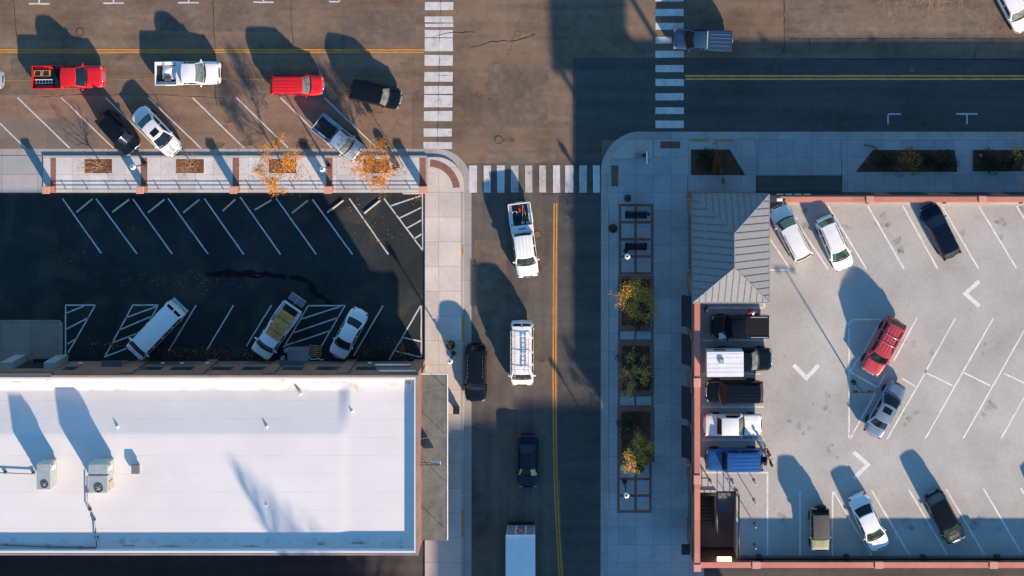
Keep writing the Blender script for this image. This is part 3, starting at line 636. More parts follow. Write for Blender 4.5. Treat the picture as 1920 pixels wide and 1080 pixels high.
def pipe_run(label, pts, zs=0.18, r=0.045):
    q = [P(x, y, ZR + zs) for x, y in pts]
    t = thing('conduit', label, 'pipe', (q[0].x, q[0].y, ZR), 0, 'conduits on the white roof')
    MB().path(q, r).build('pipe', 'grey_metal', t, True, world=True)
    mb = MB()
    for a, b in zip(q, q[1:]):
        n = max(1, int((b - a).length / 2.2))
        for i in range(n): p = a.lerp(b, (i + 0.5) / n); mb.box(p.x - 0.12, p.x + 0.12, p.y - 0.08, p.y + 0.08, ZR - 0.05, ZR + zs - 0.02)
    mb.build('support_block', 'black_metal', t, world=True)
pipe_run('dark conduit running down the white roof from the wider air conditioner to its lower edge', [(163, 892), (164, 952), (172, 960), (179, 990), (181, 1026)])
pipe_run('dark conduit running from the roof edge at left to the narrower air conditioner', [(-40, 884), (58, 889), (66, 886)])
pipe_run('dark conduit lying along the lower parapet of the white roof', [(-40, 1020), (60, 1024), (120, 1026), (180, 1027)], 0.10, 0.06)

# ------------------------------------------------------------------ parking garage
ZD = 4.6
GX0, GX1, GY1, GY0 = 10.45, 75.0, -10.42, -40.44
gp = thing('parking_garage', 'brick parking garage with red coping and an open roof deck full of parked cars', 'building', (40, -25, 0))
sx0, sx1, sy1, sy0 = GX0 + 0.45, P(1381, 0, ZD).x, P(0, 921, ZD).y, GY0 + 0.45     # stair opening
mb = MB()
for q in ((GX0 + 0.3, GX1, sy1, GY1 - 0.3), (sx1, GX1, GY0 + 0.3, sy1)): mb.box(q[0], q[1], q[2], q[3], ZD - 0.35, ZD)
mb.build('deck_floor', 'deck', gp, world=True)
mb = MB()
mb.box(GX0, GX0 + 0.3, GY0 + 0.3, GY1 - 0.3, 0, ZD + 2.0); mb.box(GX0, GX1, GY1 - 0.3, GY1, 0, ZD + 0.7); mb.box(GX0, GX1, GY0, GY0 + 0.3, 0, ZD + 1.25); mb.box(GX1 - 0.3, GX1, GY0 + 0.3, GY1 - 0.3, 0, ZD + 1.0)
mb.build('wall', 'brickg', gp, world=True)
c = 0.04; zw, zn, zs = ZD + 2.08, ZD + 0.80, ZD + 1.33
mb = MB(); mb.box(GX0 - c, GX0 + 0.42, GY0 + 0.44, GY1 - 0.46, zw - 0.079, zw); mb.build('coping', 'redcap', gp, world=True, bevel=0.01)
mb = MB(); mb.box(GX0 + 0.44, GX1, GY1 - 0.42, GY1 + c, zn - 0.099, zn); mb.build('coping', 'redcap', gp, world=True, bevel=0.01)
mb = MB(); mb.box(GX0 + 0.44, GX1, GY0 - c, GY0 + 0.42, zs - 0.079, zs); mb.build('coping', 'redcap', gp, world=True, bevel=0.01)
# raised caps that break up the copings
def cap(X0, X1, Y0, Y1, z0, z1): MB().box(X0, X1, Y0, Y1, z0, z1).build('pier_cap', 'pinkcap', gp, world=True, bevel=0.015)
for x in (1404, 1634, 1849): X = P(x + 14, 1060, zs).x; cap(X - 0.33, X + 0.33, GY0 - 0.08, GY0 + 0.47, zs - 0.1, zs + 0.09)
cap(GX0 - 0.08, GX0 + 0.50, GY0 - 0.08, GY0 + 0.50, zs - 0.1, zw + 0.06)
for y in (709, 891): Y = P(0, y + 8, zw).y; cap(GX0 - 0.09, GX0 + 0.46, Y - 0.35, Y + 0.35, zw - 0.1, zw + 0.07)
for x in (1625, 1836): X = P(x + 6, 370, zn).x; cap(X - 0.30, X + 0.30, GY1 - 0.46, GY1 + 0.09, zn - 0.1, zn + 0.10)
mb = MB(); mb.box(GX0 + 5.9, GX1 - 0.3, GY1 - 0.66, GY1 - 0.44, ZD + 0.001, ZD + 0.10); mb.build('deck_kerb', 'deckkerb', gp, world=True)
mb = MB(); mb.box(sx1 + 0.3, GX1 - 0.3, GY0 + 0.44, GY0 + 0.52, ZD + 0.001, ZD + 0.5); mb.build('deck_rail_base', 'greytrim', gp, world=True)
for x in (1408, 1571, 1714, 1852): X = P(x + 14, 0, ZD).x; MB().box(X - 0.22, X + 0.2, GY0 + 0.53, GY0 + 0.75, ZD + 0.3, ZD + 0.85).build('downpipe_box', 'black_metal', gp, world=True)
for x in (1624, 1768, 1911): X = P(x, 0, ZD).x; MB().box(X - 0.14, X + 0.14, GY1 - 0.55, GY1 - 0.43, ZD + 0.2, ZD + 0.55).build('scupper', 'black_metal', gp, world=True)
# west front: pilasters, windows, awnings
for y0, y1 in ((368, 400), (515, 545), (612, 628), (684, 726), (786, 797), (859, 905), (985, 1022)):
    Y1, Y0 = P(0, y0, 2).y, P(0, y1, 2).y; Y0 = max(Y0, GY0 + 0.35); MB().box(GX0 - 0.10, GX0, Y0, min(Y1, GY1 - 0.02), 0.09, 5.2).build('pilaster', 'brickg', gp, world=True)
for y0, y1 in ((402, 512), (548, 610), (630, 682), (728, 784), (799, 857), (907, 983)):
    Y1, Y0 = P(0, y0, 2).y, P(0, y1, 2).y
    f = MB().box(GX0 - 0.04, GX0, Y0, Y1, 0.4, 2.7).build('shop_window', 'greytrim', gp, world=True); MB().box(GX0 - 0.05, GX0 - 0.04, Y0 + 0.1, Y1 - 0.1, 0.5, 2.6).build('pane', 'window', f, world=True)
for y0, y1 in ((554, 612), (627, 683), (725, 785), (798, 858)):
    Y1, Y0 = P(0, y0, 3).y, P(0, y1, 3).y; xo = P(1278, 0, 2.8).x
    mb = MB(); mb.add([(GX0 - 0.005, Y0, 3.6), (GX0 - 0.005, Y1, 3.6), (xo, Y1, 2.9), (xo, Y0, 2.9), (GX0 - 0.005, Y0, 3.5), (GX0 - 0.005, Y1, 3.5), (xo, Y1, 2.6), (xo, Y0, 2.6)],
                      [(0, 1, 2, 3), (7, 6, 5, 4), (3, 2, 6, 7), (0, 3, 7, 4), (1, 5, 6, 2)])
    mb.build('awning', 'awn', gp, world=True)
for y in (374, 507, 690, 872): Y = P(0, y, 3.4).y; MB().box(GX0 - 0.45, GX0 - 0.10, Y - 0.05, Y + 0.05, 3.3, 3.42).build('wall_lamp', 'rim', gp, world=True)
a = P(1278, 1022, 3); b = P(1298, 1041, 3)
MB().box(a.x, GX0 - 0.101, b.y + 0.05, a.y, 2.7, 3.1).build('entrance_canopy', 'black_metal', gp, world=True, bevel=0.02)
# north front entry
X0, X1 = P(1419, 0, 1).x, P(1577, 0, 1).x
MB().box(X0, X1, GY1, GY1 + 0.03, 0.03, 3.2).build('garage_door', 'black_metal', gp, world=True)
mb = MB()
for i in range(4): mb.box(X0 + 1.3 + i * 0.75, X0 + 1.85 + i * 0.75, GY1 + 0.032, GY1 + 0.10, 3.35, 3.75)
mb.build('clearance_letter_panel', 'white_metal', gp, world=True)
for x in (1600, 1700, 1820, 1920, 2050):
    X = P(x, 0, 2).x; f = MB().box(X - 1.5, X + 1.5, GY1, GY1 + 0.04, 1.0, 3.2).build('opening', 'black_metal', gp, world=True)
# corner tower with the hipped metal roof
ZE, ZT = 7.7, 10.1
e0 = P(1299, 364, ZE); e1 = P(1442, 567, ZE); r0 = P(1377, 437, ZT); r1 = P(1377, 502, ZT)
tx0, tx1, ty1, ty0 = GX0 + 0.02, e1.x - 0.40, GY1 + 0.0, e1.y + 0.35
tw = MB()
for q in ((GX0 - 0.02, GX0 + 0.3, ty1 - 0.3, ty1 + 0.02), (tx1 - 0.3, tx1, ty1 - 0.3, ty1 + 0.02), (GX0 - 0.02, GX0 + 0.3, ty0, ty0 + 0.3), (tx1 - 0.3, tx1, ty0, ty0 + 0.3)): tw.box(*q, ZD + 0.001, ZE - 0.3)
tw.build('tower_pier', 'brickg', gp, world=True)
tw = MB(); my = (ty0 + ty1) / 2; mx = (GX0 + tx1) / 2
for q in ((GX0 - 0.01, GX0 + 0.2, my - 0.1, my + 0.1), (tx1 - 0.2, tx1, my - 0.1, my + 0.1), (mx - 0.1, mx + 0.1, ty1 - 0.2, ty1 + 0.01)): tw.box(*q, ZD + 0.001, ZE - 0.3)
tw.build('tower_post', 'brickg', gp, world=True)
tw = MB(); tw.box(GX0 + 0.05, tx1 - 0.05, ty0 + 0.05, ty1 - 0.05, ZE - 0.299, ZE - 0.17); tw.build('tower_ceiling', 'grey_metal', gp, world=True)
E = [Vector((e0.x, e0.y, ZE)), Vector((e1.x, e0.y, ZE)), Vector((e1.x, e1.y, ZE)), Vector((e0.x, e1.y, ZE))]; RN, RS = Vector((r0.x, r0.y, ZT)), Vector((r1.x, r1.y, ZT))
dz = Vector((0, 0, -0.16))
mb = MB(); mb.add(E + [RN, RS] + [v + dz for v in E], [(1, 0, 4), (3, 2, 5), (0, 3, 5, 4), (2, 1, 4, 5), (0, 1, 7, 6), (1, 2, 8, 7), (2, 3, 9, 8), (3, 0, 6, 9), (6, 7, 8, 9)])
rf = mb.build('tower_roof', 'roofmetal', gp, world=True)
mb = MB()
def seam(A, B, r=0.035):
    mb.tube(A + Vector((0, 0, .012)), B + Vector((0, 0, .012)), r, r, 4)
def rib_side(A, B, TA, TB, sp):                                # ribs run up the slope from eave A-B towards the ridge
    L_ = (B - A).length; n = int(L_ / sp)
    u = (B - A).normalized(); mid = (TA - A); up = None
    for i in range(1, n + 1):
        s = i * L_ / (n + 1); p = A + u * s
        sa = (TA - A).dot(u); sb = (TB - A).dot(u)
        perp = (TA - A) - u * sa
        if s < sa: k = s / sa
        elif s > sb: k = (L_ - s) / (L_ - sb)
        else: k = 1
        seam(p, p + perp * k)
rib_side(E[0], E[1], RN, RN, 0.52); rib_side(E[1], E[2], RN, RS, 0.58); rib_side(E[2], E[3], RS, RS, 0.52); rib_side(E[3], E[0], RS, RN, 0.58)
mb.build('roof_seams', 'greytrim', rf, world=True)
mb = MB()
for A, B in ((E[0], RN), (E[1], RN), (E[2], RS), (E[3], RS), (RN, RS)): mb.tube(A + Vector((0, 0, .02)), B + Vector((0, 0, .02)), 0.05, 0.05, 6)
mb.build('ridge_cap', 'roofmetal', rf, world=True)
mb = MB()
for A, B in zip(E, E[1:] + E[:1]): mb.tube(A + Vector((0, 0, -.05)), B + Vector((0, 0, -.05)), 0.075, 0.075, 6)
mb.build('gutter', 'roofmetal', rf, world=True)
mb = MB()
for i in range(9):
    p = E[0].lerp(E[1], (i + 1.5) / 11); k = 0.22; q = p + Vector((0, -1, (ZT - ZE) / abs(RN.y - E[0].y))) * 0.85; mb.box(q.x - .04, q.x + .04, q.y - .04, q.y + .04, q.z - .02, q.z + .08)
for i in range(14):
    p = E[0].lerp(E[3], (i + 1.2) / 15.5); q = p + Vector((1, 0, (ZT - ZE) / abs(RN.x - E[0].x))) * 0.85; mb.box(q.x - .04, q.x + .04, q.y - .04, q.y + .04, q.z - .02, q.z + .08)
mb.build('snow_guards', 'metal', rf, world=True)
# floodlight on the north coping
p = P(1462, 376, zn)
t = thing('floodlight', 'white floodlight on a curved arm clamped to the red coping beside the tower roof', 'lamp', (p.x, GY1 - 0.2, zn))
MB().box(-0.30, 0.16, -0.10, 0.16, 0.18, 0.42).build('housing', 'white_metal', t, bevel=0.04); MB().box(0.17, 0.40, -0.06, 0.12, 0.2, 0.38).build('lens', 'trim', t, bevel=0.02)
MB().path([(0.1, 0.0, 0.0), (0.1, 0, 0.2), (0.25, -0.3, 0.25), (0.0, -0.75, 0.1), (-0.35, -0.95, -0.05)], 0.03).build('arm', 'deckkerb', t, True)
# stairwell
st = MB(); zl = ZD - 2.3
st.box(sx0 - 0.14, sx1 + 0.05, sy0 - 0.1, sy1 + 0.05, -0.05, 0.02)
ydl = sy0 + 1.9; xm = sx0 + (sx1 - sx0) * 0.50
n = 13
for i in range(n):
    ya = sy1 - 0.2 - (sy1 - 0.2 - ydl) * i / n; yb = sy1 - 0.2 - (sy1 - 0.2 - ydl) * (i + 1) / n
    st.box(xm + 0.1, sx1 - 0.05, yb, ya, zl - 0.2, ZD - (i + 1) * 2.3 / n)
    st.box(sx0, xm - 0.15, ydl + (sy1 - 0.2 - ydl) * i / n, ydl + (sy1 - 0.2 - ydl) * (i + 1) / n, 0.02, zl - (i + 1) * 2.28 / n + 0.1)
st.box(sx0, sx1 - 0.05, sy0, ydl, zl - 0.2, zl); st.box(xm - 0.14, xm + 0.09, ydl, sy1 - 0.2, 0.02, ZD - 0.6)
st.build('stair', 'shaft', gp, world=True)
mb = MB(); mb.box(sx1 - 0.04, sx1 + 0.16, sy0, sy1, 0.02, ZD + 0.12); mb.box(sx0, xm - 0.10, sy1 - 0.1, sy1 + 0.12, 0.02, ZD + 0.12); mb.build('stair_kerb', 'deck', gp, world=True)
def railing(pts, h=1.05):
    q = [Vector((x, y, ZD + 0.1)) for x, y in pts]; mb = MB()
    for z in (0.35, 0.7, h): mb.path([v + Vector((0, 0, z)) for v in q], 0.025, 6)
    for a, b in zip(q, q[1:]):
        k = max(1, int((b - a).length / 1.4))
        for i in range(k + 1): p_ = a.lerp(b, i / k); mb.tube(p_, p_ + Vector((0, 0, h)), 0.028, n=6)
    mb.build('stair_railing', 'black_metal', gp, True, world=True)
railing([(sx1 + 0.1, sy0 + 0.1), (sx1 + 0.1, sy1 - 0.05), (sx1 - 0.18, sy1 - 0.05)]); railing([(sx0 + 0.05, sy1), (xm - 0.1, sy1), (xm - 0.1, ydl + 0.4)])
a = P(1345, 1043, ZD + 0.9); b = P(1372, 1050, ZD + 0.9); Yl = GY0 + 0.31
lm = MB().box(a.x, b.x, Yl, Yl + 0.34, ZD + 0.62, ZD + 0.86).build('wall_light', 'lit', gp, world=True, bevel=0.03)
MB().tube((a.x + 0.15, Yl + 0.18, ZD + 0.865), (b.x - 0.1, Yl + 0.18, ZD + 0.865), 0.05, n=8).build('tube', 'tube', lm, world=True)
# deck markings
dz_ = ZD + 0.006
dk = [(1444, 448, 1482, 505), (1442, 506, 1483, 506), (1472, 384, 1553, 505), (1552, 385, 1625, 505), (1627, 386, 1695, 504), (1693, 386, 1758, 504), (1765.5, 386, 1835, 504), (1835, 386, 1906, 503), (1906, 386, 1978, 503), (1978, 386, 2050, 503)]
dk += [(1325, 577, 1433, 577), (1433, 567, 1433, 578), (1316, 638, 1435, 638), (1316, 701, 1426, 701), (1316, 763, 1433, 763), (1316, 825, 1433, 825), (1317, 886, 1440, 886), (1439, 888, 1439, 1041)]
dk += [(1592, 615, 1592, 824), (1604, 599, 1652, 599), (1652, 600, 1616, 666), (1612, 668, 1594, 697), (1595, 698, 1645, 726), (1646, 726, 1660, 701), (1641, 738, 1593, 824)]
q = arc(1604, 611, 12, -90, -180, 5); dk += [(*q[i], *q[i + 1]) for i in range(5)]
dk += [(1719.5, 596, 1676, 676), (1691, 710, 1716, 724), (1737.6, 694, 1663, 823), (1791, 597, 1735, 697), (1735, 698, 1786, 723), (1862, 597, 1735, 822), (1806, 698, 1857, 723), (1933, 597, 1806, 822), (1882, 700, 1933, 724), (2004, 597, 1877, 822), (2075, 597, 1948, 822)]
dk += [(1500, 920, 1500, 1045), (1561, 920, 1561, 1045), (1562, 920, 1635, 1042), (1634, 919, 1706, 1042), (1704, 918, 1776, 1040), (1774, 917, 1846, 1040), (1844, 916, 1915, 1037), (1914, 915, 1986, 1038), (1984, 915, 2056, 1038)]
segs('parking_lines', dk, 'deck_line', wd=0.135, z=dz_, zp=ZD)
for (a_, b_, c_) in (((1488, 684), (1512, 709), (1535, 684)), ((1836, 527), (1810, 550), (1836, 574)), ((1600, 847), (1627, 871), (1601, 897))):
    mb = MB(); pa, pb, pc = (P(*q, ZD) for q in (a_, b_, c_))
    wd = 0.34; d1 = (pb - pa).normalized(); d2 = (pc - pb).normalized(); n1 = Vector((-d1.y, d1.x, 0)); n2 = Vector((-d2.y, d2.x, 0)); bi = (n1 + n2).normalized(); k = wd / 2 / max(0.3, bi.dot(n1))
    mb.add([(*(v)[:2], dz_) for v in (pa + n1 * wd / 2, pb + bi * k, pb - bi * k, pa - n1 * wd / 2, pc + n2 * wd / 2, pc - n2 * wd / 2)], [(3, 2, 1, 0), (2, 5, 4, 1)])
    struct(mb.build('lane_arrow', 'deck_line'))

def blob(mb, cx, cy, rx, ry, z, zp=0.0):
    c_ = P(cx, cy, zp); n = 14; ph = rnd.uniform(0, 6.28)
    mb.sheet([(c_.x + rx * math.cos(6.283 * i / n) * (1 + .28 * math.sin(3 * 6.283 * i / n + ph) + rnd.uniform(-.15, .15)), c_.y + ry * math.sin(6.283 * i / n) * (1 + .25 * math.sin(2 * 6.283 * i / n + ph) + rnd.uniform(-.15, .15))) for i in range(n)], z)
st_ = MB(); zs0 = ZD + 0.0035
for k, (x, y) in enumerate(((1590, 440), (1655, 430), (1795, 440), (1870, 405), (1876, 430), (1905, 400), (1512, 400), (1680, 465), (1660, 420), (1530, 985), (1475, 980), (1465, 975), (1700, 990), (1830, 975), (1872, 985), (1690, 640), (1765, 660), (1835, 650), (1770, 770), (1850, 770), (1700, 780), (1400, 640), (1380, 770), (1400, 825), (1345, 700), (1470, 660), (1540, 760), (1500, 800), (1560, 850))):
    for _ in range(rnd.randint(2, 5)): zs0 += 0.00002; r_ = rnd.uniform(.06, .34); blob(st_, x + rnd.gauss(0, 9), y + rnd.gauss(0, 9), r_ * rnd.uniform(.6, 1.3), r_, zs0, ZD)
struct(st_.build('oil_stain', 'stain'))
st_ = MB(); zs0 = 0.0062
for x, y, n_ in ((408, 271, 7), (575, 275, 8), (560, 272, 6), (462, 268, 4), (330, 240, 3), (430, 230, 3), (520, 150, 3), (480, 160, 4), (700, 220, 3), (640, 190, 3), (900, 180, 3), (950, 260, 3), (1000, 500, 3), (960, 560, 3), (1010, 680, 3), (905, 800, 4), (925, 830, 3), (150, 150, 2), (230, 100, 2), (760, 120, 2), (1750, 235, 3), (1450, 120, 3), (1760, 133, 4)):
    for _ in range(n_): zs0 += 0.00002; r_ = rnd.uniform(.08, .42); blob(st_, x + rnd.gauss(0, 9), y + rnd.gauss(0, 6), r_ * rnd.uniform(.7, 1.6), r_ * .7, zs0)
struct(st_.build('oil_stain', 'stain'))
for x, y, rx, ry, q in ((528, 713, .55, .22, 0), (622, 718, .25, .12, 0), (648, 716, .35, .12, 0), (400, 714, .5, .10, 0), (250, 712, .6, .10, 0), (30, 716, .9, .16, 0), (90, 712, .5, .1, 0), (668, 1018, .6, .12, 1), (600, 1020, .4, .09, 1), (470, 1024, .8, .07, 1), (320, 1024, .9, .07, 1), (240, 1023, .5, .08, 1), (752, 1026, .2, .08, 1), (765, 716, .25, .18, 1)):
    zb_ = roofz(P(x, y, ZR).x, P(x, y, ZR).y) + .012; st_ = MB(); blob(st_, x, y, rx, ry, zb_, ZR); st_.build('roof_stain', 'rooftan', bl, world=True)
# ------------------------------------------------------------------ added unseen blocks and tree, sized to shade the street and roof
def block(label, X0, X1, Y0, Y1, h, mat='brick'):
    t = thing('shade_block', label, 'building', ((X0 + X1) / 2, (Y0 + Y1) / 2, 0))
    MB().box(X0, X1, Y0, Y1, 0, h - 0.4).build('wall', mat, t, world=True); MB().box(X0 - .1, X1 + .1, Y0 - .1, Y1 + .1, h - 0.398, h).build('roof', 'greytrim', t, world=True)
    for i in range(int((X1 - X0) / 3)):
        x = X0 + 1 + i * 3; f = MB().box(x, x + 1.4, Y1, Y1 + 0.05, 1, 2.6).build('window', 'greytrim', t, world=True); MB().box(x + .1, x + 1.3, Y1 + .05, Y1 + .06, 1.1, 2.5).build('pane', 'window', f, world=True)
    return t
a = P(-500, 1112); b = P(690, 1296)
block('added unseen low brick block shading the alley below the white roof', a.x, b.x, b.y, a.y, 6.9)
def wedge_shadow_tree(label, x, y, top, edges):                           # added unseen tree, crown shaped to cast a faint wedge shadow
    rg = random.Random(5); c_ = P(x, y); t = thing('bare_tree', label, 'tree', (c_.x, c_.y, 0))
    MB().tube((0, 0, -.1), (0, 0, top * .5), .28, .16, 9).build('trunk', 'bark', t, True)
    mb = MB(); mb.tube((0, 0, top * .5), (0.25, 0, top * .97), .16, .02, 6)
    for i in range(560):
        z = top - (top - 4.5) * rg.random() ** .75; l_ = interp(edges[0], z); r_ = interp(edges[1], z); u = rg.random() ** .75
        ex = lerp(l_, r_, u); e_ = Vector((ex, rg.uniform(-1.4, 1.4) * (1 - z / top + .12) * 2, z)); b_ = Vector((.1, 0, max(2.5, z - abs(ex) * .55 - .5)))
        m_ = b_.lerp(e_, .6) + Vector((0, 0, -.15)); mb.tube(b_, m_, .035, .022, 4); mb.tube(m_, e_, .022, .008, 3)
        for k in range(3): mb.tube(m_.lerp(e_, rg.random()), e_ + Vector((rg.gauss(0, .3), rg.gauss(0, .3), rg.gauss(0, .25))), .012, .005, 3)
    mb.build('branches', 'bark', t)
wedge_shadow_tree('added unseen bare tree shaped to cast the wedge shadow on the white roof', 740, 1310, 14.6, ([(4, -3.2), (9.4, -2.3), (11.9, -.9), (14.6, .55)], [(4, 8.0), (9.4, 8.0), (11.9, 5.1), (14.6, .65)]))
a = P(1300, 1300); b = P(1490, 1590); block('added unseen mid height brick block sized to shade the side street', a.x, b.x, b.y, a.y, 10.3)
a = P(1300, 1596); b = P(1490, 2000); block('added unseen taller brick block sized to shade the side street further down', a.x, b.x, b.y, a.y, 15.3)

# ------------------------------------------------------------------ vehicles
#            W     nose  belt  roof  tb1   tt1   tt2   tb2   deck  tail   wb    wr    wheel r, axle t front/rear
KIND = {
 'sedan':  (1.80, 0.70, 0.92, 1.43, 0.255, 0.41, 0.67, 0.83, 0.93, 0.86, 0.93, 0.72, 0.33, 0.19, 0.79),
 'coupe':  (1.82, 0.76, 0.92, 1.38, 0.335, 0.43, 0.70, 0.79, 0.92, 0.84, 0.93, 0.76, 0.33, 0.19, 0.78),
 'hatch':  (1.78, 0.74, 0.96, 1.52, 0.235, 0.39, 0.86, 0.965, 0.96, 0.90, 0.94, 0.74, 0.33, 0.18, 0.80),
 'suv':    (1.88, 0.96, 1.10, 1.76, 0.265, 0.385, 0.91, 0.975, 1.10, 1.00, 0.94, 0.76, 0.37, 0.18, 0.79),
 'van':    (2.02, 1.05, 1.28, 2.08, 0.125, 0.225, 0.955, 0.992, 1.28, 1.10, 0.95, 0.80, 0.37, 0.15, 0.76),
 'pickup': (1.98, 1.05, 1.16, 1.86, 0.245, 0.36, 0.545, 0.575, 1.16, 1.12, 0.94, 0.76, 0.39, 0.17, 0.77),
 'crew':   (1.98, 1.08, 1.18, 1.88, 0.195, 0.29, 0.565, 0.595, 1.18, 1.14, 0.94, 0.77, 0.40, 0.14, 0.79),
 'jeep':   (1.62, 1.00, 1.06, 1.80, 0.30, 0.36, 0.92, 0.97, 1.06, 0.98, 0.92, 0.84, 0.38, 0.16, 0.80),
}
VG = {}
def vehicle(name, label, F, Rr, kind, paint, zf=0.0, group=None, cat=None, W=None, glass='glass', wind=None, bumper='paint', sunroof=False, rails=False, ribs=False, roofmat=None, hoodmat=None, plate=False, roof=None, rear_glass=True, amber=False, trunk=True, mirror=None, rim='rim'):
    K = KIND[kind]; W0, nose, belt, rz, tb1, tt1, tt2, tb2, deck, tail, wbf, wrf, wr_, ta, tz = K
    W = W or W0; rz = roof or rz
    pf, pr = P(*F, zf + 0.75), P(*Rr, zf + 0.75); d = pf - pr; L = d.length; c = (pf + pr) / 2
    e = thing(name, label, cat or name.split('_')[-1], (c.x, c.y, zf), math.atan2(d.y, d.x), group)
    X = lambda t: L / 2 - t * L
    isbed = kind in ('pickup', 'crew'); tend = tb2 + 0.012 if isbed else 1.0
    boxy = kind in ('jeep', 'van', 'coupe')
    if boxy: plan = [(0, 0.86), (0.012, 0.93), (0.05, 0.975), (0.2, 1), (0.85, 1), (0.97, 0.975), (0.992, 0.94), (1, 0.88)]
    elif isbed: plan = [(0, 0.80), (0.012, 0.90), (0.05, 0.97), (0.15, 1), (1, 1)]
    else: plan = [(0, 0.62), (0.012, 0.74), (0.035, 0.86), (0.08, 0.945), (0.18, 1), (0.78, 1), (0.92, 0.955), (0.97, 0.87), (0.99, 0.79), (1, 0.68)]
    top = [(0, nose - 0.30), (0.010, nose - 0.13), (0.035, nose - 0.02), (0.08, nose), (tb1, belt)]
    top += [(tb2, deck), (1, deck)] if isbed else [(tb2, deck), (0.965, tail) if kind not in ('van', 'suv', 'hatch', 'jeep') else (0.985, deck - 0.02), (0.99, tail - 0.12), (1, tail - 0.35)]
    crown = 0.035 if not boxy else 0.015
    def ztop(t, s): return interp(top, t) + crown * (1 - s * s)
    ts = sorted(set([0, .006, .012, .022, .035, .055, .08, .12, .16, .2, tb1 * 0.9, tb1, .35, .45, .55, .65, .75, tb2, .85, .89, .92, .945, .965, .98, .99, 1.0]))
    ts = [t for t in ts if t <= tend]; 
    if isbed: ts.append(tend)
    N_ = 22; mb = MB(); rings = []
    for t in ts:
        zt = interp(top, t); zb = 0.30 if 0.03 < t < 0.97 else 0.36; hw = interp(plan, t) * W / 2; pw = 0.30 if not boxy else 0.2
        for i in range(N_):
            a = 2 * math.pi * (i + 0.5) / N_; cc, ss = math.cos(a), math.sin(a)
            yy = math.copysign(abs(cc) ** pw, cc); zz = math.copysign(abs(ss) ** pw, ss)
            z = (zt + zb) / 2 + (zt - zb) / 2 * zz
            sh = 1 - 0.05 * max(0, zz) - 0.06 * max(0, -zz)
            if zz > 0: z += crown * (1 - yy * yy)
            mb.v.append((X(t), yy * hw * sh, z))
    m = len(ts)
    for j in range(m - 1):
        for i in range(N_): mb.f.append([j * N_ + i, j * N_ + (i + 1) % N_, (j + 1) * N_ + (i + 1) % N_, (j + 1) * N_ + i]); mb.mi.append(0)
    mb.f.append(list(range(N_))[::-1]); mb.mi.append(0); mb.f.append(list(range((m - 1) * N_, m * N_))); mb.mi.append(0)
    # ring runs y+ -> z+ ; flip so that normals face outwards
    mb.f = [f[::-1] for f in mb.f]
    mb.build('body', paint, e, True, angle=50)
    # bonnet and boot lids, a hair proud so that their shut lines read
    h0, h1 = 0.05, tb1 - 0.02
    def hood(u, v):
        t = lerp(h0, h1, u); s = lerp(-1, 1, v) * (0.80 if not boxy else 0.86); y = s * interp(plan, t) * W / 2 * 0.95
        lift = 0.014 if 0 < u < 1 and 0 < v < 1 else -0.004
        bul = 0.022 * max(0, 1 - abs(abs(s) - 0.42) / 0.16)
        return (X(t), y, ztop(t, s) + lift + bul * (0.3 + 0.7 * u))
    MB().patch(hood, 8, 12).build('bonnet', hoodmat or paint, e, True)
    if kind in ('sedan', 'coupe') and trunk:
        def lid(u, v):
            t = lerp(tb2 + 0.012, 0.965, u); s = lerp(-0.78, 0.78, v); lift = 0.012 if 0 < u < 1 and 0 < v < 1 else -0.004
            return (X(t), s * interp(plan, t) * W / 2 * 0.95, ztop(t, s) + lift)
        MB().patch(lambda u, v: lid(u, v), 6, 10).build('boot_lid', paint, e, True)
    # greenhouse
    wb, wr = W / 2 * wbf, W / 2 * wrf; bf, br = (0.16, 0.10) if not boxy else (0.05, 0.02)
    zb0 = belt - 0.02
    def FR(s, t, o=0.0): return Vector((lerp(X(tb1), X(tt1), t) + bf * (1 - s * s) * (1 - 0.4 * t) + o, s * lerp(wb, wr, t), lerp(zb0, rz, t) + 0.045 * (1 - s * s) * t + o))
    def RE(s, t, o=0.0): return Vector((lerp(X(tb2), X(tt2), t) - br * (1 - s * s) * (1 - 0.4 * t) - o, s * lerp(wb, wr, t), lerp(zb0, rz, t) + 0.045 * (1 - s * s) * t + o))
    def SD(u, t, sg, o=0.0): return Vector((lerp(lerp(X(tb2), X(tt2), t), lerp(X(tb1), X(tt1), t), u), sg * (lerp(wb, wr, t) + o + 0.03 * math.sin(math.pi * t)), lerp(zb0, rz, t)))
    mb = MB()
    mb.patch(lambda u, v: FR(2 * u - 1, v), 10, 3); mb.patch(lambda u, v: RE(1 - 2 * u, v), 10, 3)
    mb.patch(lambda u, v: SD(u, v, -1), 6, 4); mb.patch(lambda u, v: SD(1 - u, v, 1), 6, 4)
    def RO(u, v):
        s = 2 * v - 1; a, b = RE(s, 1), FR(s, 1); p = a.lerp(b, u); p.z += 0.035 * math.sin(math.pi * u)
        if ribs and 0.08 < u < 0.9 and abs(s) < 0.85: p.z += 0.02 * max(0, math.cos(s * 5 * math.pi))
        return p
    mb.patch(lambda u, v: RO(u, v), 10, 24 if ribs else 10)
    rb = mb.build('roof', roofmat or paint, e, True, angle=38)
    wm = wind or glass
    MB().patch(lambda u, v: FR(lerp(-.90, .90, u), lerp(.10, .93, v), .012), 10, 3).build('windscreen', wm, e, True)
    if rear_glass and kind != 'van': MB().patch(lambda u, v: RE(lerp(.86, -.86, u), lerp(.18, .92, v), .012), 10, 3).build('rear_window', glass, e, True)
    if rear_glass and kind == 'van':
        for a_, b_ in ((-.82, -.07), (.07, .82)): MB().patch(lambda u, v: RE(lerp(b_, a_, u), lerp(.35, .88, v), .012), 5, 3).build('rear_window', glass, e, True)
